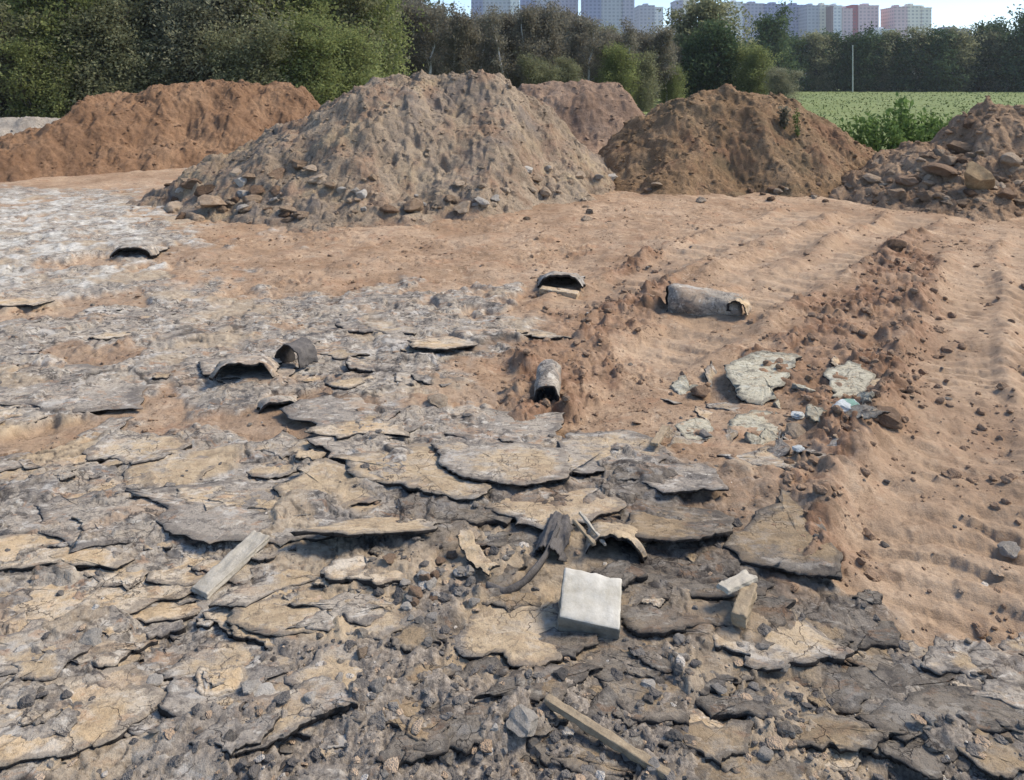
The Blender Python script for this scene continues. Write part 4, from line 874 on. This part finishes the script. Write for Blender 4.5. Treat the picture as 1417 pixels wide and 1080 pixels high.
# near wood at the left
for u, y, tv, var, lb in (
    (-330, 30, -90, V_OL[0], None), (-230, 27, -80, V_GY[0], None), (-140, 29, -100, V_OL[1], None), (-60, 26, -90, V_GY[1], None),
    (15, 27, -100, V_OL[0], 'olive tree in the upper left corner'), (85, 25, -60, V_GR[0], 'yellow green leafy tree second from the left edge'),
    (160, 27, -90, V_OL[1], 'olive grey tree above the left end of the brown pile'), (235, 28, -110, V_GY[0], 'greyish tree above the middle of the brown pile'),
    (315, 27, -90, V_GY[1], 'pale greyish tree above the right end of the brown pile'), (398, 28, -70, V_GR[1], 'bright green tree above the right tip of the brown pile'),
    (462, 31, -60, V_OL[0], 'olive tree just left of the grey pile'), (508, 33, -25, V_GR[0], 'green tree at the right end of the left wood')):
    px_tree('leafy_tree', var, u, y, tv, lb or 'leafy tree of the left wood outside the photo', None if lb else 'left wood outside the photo')
for u, y, tv, var in ((-260, 36, -110, V_OL[1]), (-60, 35, -120, V_GY[0]), (50, 36, -120, V_GR[1]), (125, 35, -130, V_OL[0]), (200, 36, -120, V_GY[1]), (280, 37, -120, V_OL[1]), (355, 36, -120, V_GY[0]), (430, 38, -90, V_OL[1]), (490, 42, -70, V_GY[1])):
    px_tree('leafy_tree', var, u, y, tv, 'leafy tree in the back row of the left wood', 'back row of the left wood')
for i, (u, y, tv, var) in enumerate(((-150, 23.5, 40, V_OL[1]), (-60, 23, 62, V_GY[0]), (12, 24, 20, V_OL[0]), (60, 23.5, 60, V_GR[1]), (125, 24.5, 10, V_OL[1]), (200, 25, 48, V_OL[0]), (270, 25.5, 5, V_GY[1]), (345, 25, 40, V_OL[0]), (415, 26, 28, V_GR[0]), (480, 28, 45, V_GR[1]))):
    px_tree('bush', var, u, y, tv, 'low leafy bush filling the foot of the left wood behind the brown pile', 'bushes at the foot of the left wood', cat='bush', wx=1.25)
for i in range(15):
    px_tree('far_tree', V_MID[i % 2], 548 + i*27 + rs.uniform(-8, 8), 78 + rs.uniform(-3, 3), float(np.interp(548 + i*27, [540, 700, 780, 850, 930], [12, 34, 30, 54, 56])), 'tree behind the brown thicket seen only between its stems', 'trees behind the brown thicket', H=9, wx=1.2)
px_tree('dark_tree', V_DK[0], 560, 62, -30, 'dark green treetop right behind the left wood', H=9)
px_tree('dark_tree', V_DK[1], 515, 66, -50, 'dark tree behind the green tree ending the left wood', H=9)
# brown half-bare thicket in the middle
tv_at = lambda u: float(np.interp(u, [540, 600, 660, 720, 780, 820, 870, 930], [-6, 22, 32, 30, 24, 42, 52, 54]))
k = 0
for row, (y, n) in enumerate(((46, 12), (52, 13), (58, 14))):
    for i in range(n):
        u = 545 + (i + rs.uniform(.2, .8))/n*400; kk = rs.randrange(4)
        px_tree('bare_tree', V_BARE[kk], u, y + rs.uniform(-2, 2), tv_at(u) + rs.uniform(-6, 16), ('pale trunked half bare tree in the brown thicket' if kk in (0, 3) else 'dark trunked half bare tree in the brown thicket') + ' behind the grey pile',
                'pale trunked trees of the brown thicket' if kk in (0, 3) else 'dark trunked trees of the brown thicket', H=9, wx=1.0)
V_BIRCH = [make_tree(570 + k, 9.0, 2.6, 1, 30, 2600, .20, .35, .05, .30, 'birch', 'leaf_sparse', 1.2, 4, 'up', .075, 3) for k in range(2)]
for i, (u, tv, lb) in enumerate(((592, 20, 'slim pale birch nearest to the left wood'), (627, 22, 'slim pale birch second from the left in front of the thicket'), (662, 26, 'slim pale birch above the middle of the grey pile'), (698, 22, 'clearest white birch trunk above the right of the grey pile top'),
    (735, 18, 'slim birch in the gap beside the grey pile top'), (771, 14, 'tall thin birch above the left of the pinkish pile'), (812, 34, 'slim pale birch above the right of the pinkish pile'), (872, 40, 'short pale birch above the green bush'))):
    px_tree('birch_tree', V_BIRCH[i % 2], u, 43.5 + (i % 3), tv, lb, H=9, cat='birch')
for u, y, tv, var, lb in ((748, 40, 82, V_OL[0], 'low olive bush behind the top of the grey pile'), (790, 42, 84, V_OL[1], 'low olive bush behind the pinkish pile'), (852, 43, 66, V_GR[1], 'green bush at the right of the brown thicket'),
    (885, 44, 78, V_OL[1], 'dark olive bush where the field begins'), (930, 46, 96, V_GR[0], 'small pointed green bush at the edge of the field')):
    px_tree('bush', var, u, y, tv, lb, cat='bush', wx=1.15)
# group at the right of the middle
for u, y, tv, var, lb, H, wx in ((945, 66, 22, V_MID[0], 'brownish green tree left of the tall dark tree', 9, 1.1), (982, 64, 0, V_MID[1], 'tallest dark green tree left of the field', 9, 1.15), (1003, 56, 32, V_DK[2], 'blue green dark tree in front of the tallest tree', 9, 1.1),
    (1064, 110, 22, V_DK[0], 'dark tree standing up before the long blue building', 9, .9), (1040, 54, 66, V_GR[1], 'yellow green tree sloping down to the field', 8, 1.2), (1082, 52, 98, V_GY[0], 'low brownish bush where the trees meet the field', 8, 1.6), (965, 56, 60, V_DK[1], 'dark low tree left of the blue green tree', 9, .9)):
    px_tree('dark_tree' if H == 9 else 'bush', var, u, y, tv, lb, H=H, wx=wx)
# far line of trees beyond the field
ft = [(1095, 52, 'dark'), (1128, 47, 'green'), (1160, 46, 'dark'), (1188, 47, 'dark'), (1215, 48, 'olive'), (1243, 46, 'dark'), (1268, 44, 'green'), (1295, 48, 'dark'), (1316, 44, 'olive'), (1340, 46, 'dark'), (1362, 39, 'dark'), (1384, 46, 'green'), (1404, 44, 'dark'), (1428, 26, 'dark')]
for i, (u, tv, c) in enumerate(ft):
    nth = ['first', 'second', 'third', 'fourth', 'fifth', 'sixth', 'seventh', 'eighth', 'ninth', 'tenth', 'eleventh', 'twelfth', 'thirteenth', 'last'][i]
    px_tree('far_tree', V_DK[i % 3] if c != 'olive' and c != 'green' else V_MID[i % 2], u, 124 + rs.uniform(-3, 4), tv, f'{nth} {c} tree from the left in the far tree line', 'far tree line', H=9, wx=1.15)
for i in range(34):
    u = 870 + i*26 + rs.uniform(-8, 8)
    if u > 1440 or i % 2 == 0: px_tree('far_tree', V_DK[rs.randrange(3)], u, 132 + rs.uniform(-3, 6), float(np.interp(u, [900, 1417, 1800], [60, 52, 40])) + rs.uniform(-4, 8), 'dark tree in the back row of the far tree line', 'back row of the far tree line', H=9, wx=1.1)
for i in range(8): px_tree('far_tree', V_DK[rs.randrange(3)], 1455 + i*34, 122 + rs.uniform(-3, 6), 34 + rs.uniform(-8, 8), 'dark tree of the far tree line outside the photo', 'far trees outside the photo', H=9, wx=1.1)
# green weeds between the piles
def weed(seed, H, n, mat, leaf=.10, spread=.16):
    r = np.random.default_rng(seed); tb = Tubes(); P, Tn = [], []
    for s in range(n):
        a = r.uniform(0, 6.28); h = H*r.uniform(.65, 1.05); t = np.linspace(0, 1, 5); q = spread*r.uniform(.3, 1)*H
        st = np.column_stack([q*.3*math.cos(a) + q*np.cos(a)*t**1.6, q*.3*math.sin(a) + q*np.sin(a)*t**1.6, h*t - .03]); tb.add(st, .008, .003, 4)
        for k in range(26):
            f = r.uniform(.12, 1.0); p = np.array([np.interp(f, t, st[:, c]) for c in range(3)]); b = r.uniform(0, 6.28); P.append(p + np.array([math.cos(b), math.sin(b), .25])*leaf*.55); Tn.append(r.uniform(.2, .9))
    v, f, tn = leaves(np.array(P), leaf, r, np.array(Tn), .45, .1); return tb.mesh('stem', M['leaf_weed']), mesh_np('leaves', v, f, M[mat], False, None, {'tint': tn})
WV = [weed(800 + k, 1.3, 9, 'leaf_weed', .15) for k in range(3)]
SV = [weed(820, .5, 9, 'leaf_sparse', .10), weed(821, .6, 8, 'leaf_straw', .06)]
def put_weed(var, x, y, z, s, label, group=None, name='weed_plant'):
    e = bpy.data.objects.new(name, None); COL.objects.link(e); e.location = (x, y, z); e.scale = (s, s, s); e.rotation_euler = (0, 0, rs.uniform(0, 6.28)); e.empty_display_size = .2
    link('stem', var[0], e); link('leaves', var[1], e); return tag(e, label, 'weed', group)
for i, (u, y, tv, lb) in enumerate(((1170, 17.0, 158, 'leftmost low green weed in the clump between the piles'), (1192, 16.6, 152, 'low green weed beside the leftmost one'), (1215, 17.2, 150, None), (1232, 16.5, 146, None), (1247, 17.0, 124, 'tallest green weed sticking up from the clump'),
    (1266, 16.7, 148, None), (1284, 17.3, 143, 'tall pale green weed right of the tallest one'), (1302, 16.6, 153, None), (1318, 17.2, 155, None), (1334, 17.0, 156, 'rightmost green weed touching the rubble pile'), (1205, 18.2, 158, None), (1258, 18.4, 150, None), (1292, 18.3, 156, None), (1240, 15.8, 165, None), (1275, 15.9, 164, None), (1212, 15.8, 168, None))):
    x, zt = D(u, tv, y); z0 = hz(x, y); put_weed(WV[i % 3], x, y, z0, max(.3, (zt - z0)/1.35), lb or 'leafy green weed in the clump between the two right piles', 'green weed clump')
for u, v, lb in ((1085, 178, 'dark dry weed on the right shoulder of the dark brown pile'), (1105, 190, 'thin grassy weed beside the dry weed on the pile')):
    x, y, z = hit(u, v); put_weed(SV[0 if 'dark' in lb else 1], x, y, z, .75, lb)
# rough grass of the field
def field():
    r = np.random.default_rng(9); n = 14000; y = 18 + 105*r.random(n)**1.5; x = (-.1 + .95*r.random(n))*y; ok = (x > .06*y); x, y = x[ok], y[ok]
    h = .04 + .10*r.random(len(x))**2; z = height(x, y); pts = np.column_stack([x, y, z + h*.45]); a = r.uniform(0, 6.28, len(x)); w = (.012 + .02*r.random(len(x)))*(1 + y/40)
    ca, sa = np.cos(a)*w, np.sin(a)*w; lx, ly = r.normal(0, .08, len(x)), r.normal(0, .08, len(x))
    v = np.stack([np.column_stack([x - ca, y - sa, z]), np.column_stack([x + ca, y + sa, z]), np.column_stack([x + ca*.5 + lx, y + sa*.5 + ly, z + h]), np.column_stack([x - ca*.2 + lx, y - sa*.2 + ly, z + h*1.1])], 1).reshape(-1, 3)
    o = link('field_grass', mesh_np('field_grass', v, np.arange(len(v)).reshape(-1, 4), M['leaf_straw'], False, None, {'tint': np.repeat(r.random(len(x)), 4)})); tag(o, kind='stuff')
field()
# ------------------------------------------------------------------ pole and far buildings
x, _ = D(1180, 90, 118); tz = D(1180, 64, 118)[1]
pl = Tubes(); pl.add([(0, 0, -.3), (0, 0, tz*.5), (0, 0, tz)], .09, .07, 10)
p = link('lamp_post', pl.mesh('lamp_post', M['metal']), loc=(x, 118, 0)); tag(p, 'thin pale post standing alone at the far edge of the field', 'post')
cp = Tubes(); cp.add([(0, 0, tz), (0, 0, tz + .12)], .11, .05, 10); link('cap', cp.mesh('cap', M['metal']), p)
def facade(name, wall, win, dens=.5):
    t = NT(name); co = t.co('Object'); b = t.n('ShaderNodeTexBrick'); b.offset = 0; mp = t.n('ShaderNodeMapping'); sx = t.n('ShaderNodeSeparateXYZ'); cm = t.n('ShaderNodeCombineXYZ')
    t.l(co, sx.inputs[0]); t.l(t.math('ADD', sx.outputs[0], sx.outputs[1]), cm.inputs[0]); t.l(sx.outputs[2], cm.inputs[1]); t.l(cm.outputs[0], b.inputs['Vector'])
    b.inputs['Scale'].default_value = 1; b.inputs['Brick Width'].default_value = 3.4; b.inputs['Row Height'].default_value = 3.0; b.inputs['Mortar Size'].default_value = .75; b.inputs['Mortar Smooth'].default_value = 0
    b.inputs['Color1'].default_value = (*win, 1); b.inputs['Color2'].default_value = (*[w*1.3 for w in win], 1); b.inputs['Mortar'].default_value = (*wall, 1)
    return t.bsdf(t.mix(t.noise(co, .05, 4), b.outputs[0], tuple(.9*w for w in wall)) if False else b.outputs[0], .8)
FC = {k: facade('facade_' + k, w, g) for k, (w, g) in dict(white=((.74, .73, .71), (.38, .40, .43)), cream=((.78, .73, .61), (.42, .39, .35)), blue=((.25, .28, .42), (.11, .13, .22)), lilac=((.40, .38, .46), (.2, .21, .28)),
      grey=((.42, .43, .47), (.22, .24, .28)), pink=((.62, .46, .45), (.33, .25, .26)), red=((.36, .08, .09), (.2, .09, .1)), brown=((.22, .15, .13), (.15, .1, .1))).items()}
def block_mesh(name, x0, x1, y0, y1, z0, z1, mat):
    v = np.array([(x, y, z) for z in (z0, z1) for (x, y) in ((x0, y0), (x1, y0), (x1, y1), (x0, y1))]); f = np.array([[0, 1, 5, 4], [1, 2, 6, 5], [2, 3, 7, 6], [3, 0, 4, 7], [4, 5, 6, 7], [3, 2, 1, 0]])
    return mesh_np(name, v, f, mat, False)
def building(label, y, depth, cols, name='apartment_building', group=None, roofs=()):
    u0, u1 = cols[0][0], cols[-1][1]; xc = D((u0 + u1)/2, 60, y)[0]
    e = bpy.data.objects.new(name, None); COL.objects.link(e); e.location = (xc, y, 0); tag(e, label, 'apartment building', group)
    for i, (a, b, tv, mt) in enumerate(cols):
        xa, xb = D(a, 60, y)[0] - xc, D(b, 60, y)[0] - xc; h = D(a, tv, y)[1]; off = .0 if i % 2 == 0 else 1.2
        w = link('wall', block_mesh('wall', xa, xb, off, depth - off, -2, h, FC[mt]), e)
        link('parapet', block_mesh('parapet', xa - .3, xb + .3, off - .3, depth - off + .3, h + .003, h + .9, FC[mt]), w)
        if (b - a) > 12: link('roof_cabin', block_mesh('roof_cabin', xa*.6 + xb*.4, xa*.3 + xb*.7, depth*.3, depth*.6, h + .905, h + 3.2, FC[mt]), w)
    return e
building('far grey apartment block with a pale right edge above the thicket', 640, 30, [(652, 668, -4, 'blue'), (668, 706, -6, 'grey'), (706, 719, -5, 'white')])
building('far dark blue apartment block above the thicket', 690, 30, [(720, 741, -10, 'blue'), (741, 764, -8, 'grey'), (764, 800, -4, 'lilac')])
building('far blue and white apartment block right of the dark blue one', 660, 28, [(808, 832, -12, 'blue'), (832, 862, -6, 'grey'), (862, 878, -3, 'lilac')])
building('far grey tower with a pale right strip left of the tall trees', 700, 26, [(884, 906, 9, 'grey'), (906, 918, 11, 'white')])
building('small cream block peeping out left of the tallest tree', 720, 24, [(935, 945, 2, 'lilac'), (945, 964, -1, 'cream')])
building('long blue violet apartment block behind the trees', 720, 26, [(1008, 1028, 4, 'white'), (1028, 1058, 6, 'lilac'), (1058, 1086, 7, 'blue'), (1086, 1116, 8, 'blue')])
building('pale cream apartment block right of the long blue one', 700, 24, [(1117, 1134, 9, 'grey'), (1134, 1150, 8, 'cream')])
building('pink and white apartment block with dark red strips', 690, 24, [(1150, 1153, 10, 'brown'), (1153, 1166, 9, 'white'), (1166, 1180, 13, 'pink'), (1180, 1188, 8, 'red'), (1188, 1216, 9, 'pink')])
building('round looking cream tower with a pink left side', 680, 26, [(1238, 1256, 11, 'pink'), (1256, 1276, 9, 'cream'), (1276, 1289, 12, 'cream')])
building('low white hall between the two pink blocks', 660, 40, [(1214, 1240, 42, 'white')], 'hall')
building('low pale block at the far right horizon', 800, 30, [(1296, 1340, 41, 'lilac'), (1385, 1410, 44, 'white')] if False else [(1290, 1345, 41, 'lilac')], 'hall')
print('objects', len(bpy.data.objects))

# ------------------------------------------------------------------ air
hb = block_mesh('haze', -900, 900, -60, 1000, -3.5, 115, None)
hm = bpy.data.materials.new('haze'); hm.use_nodes = True; hn = hm.node_tree.nodes; hn.clear()
ho = hn.new('ShaderNodeOutputMaterial'); hv = hn.new('ShaderNodeVolumePrincipled'); hv.inputs['Color'].default_value = (.86, .91, 1, 1); hv.inputs['Density'].default_value = .00028
hm.node_tree.links.new(hv.outputs[0], ho.inputs['Volume']); hb.materials.clear(); hb.materials.append(hm)
tag(link('haze', hb), kind='stuff')
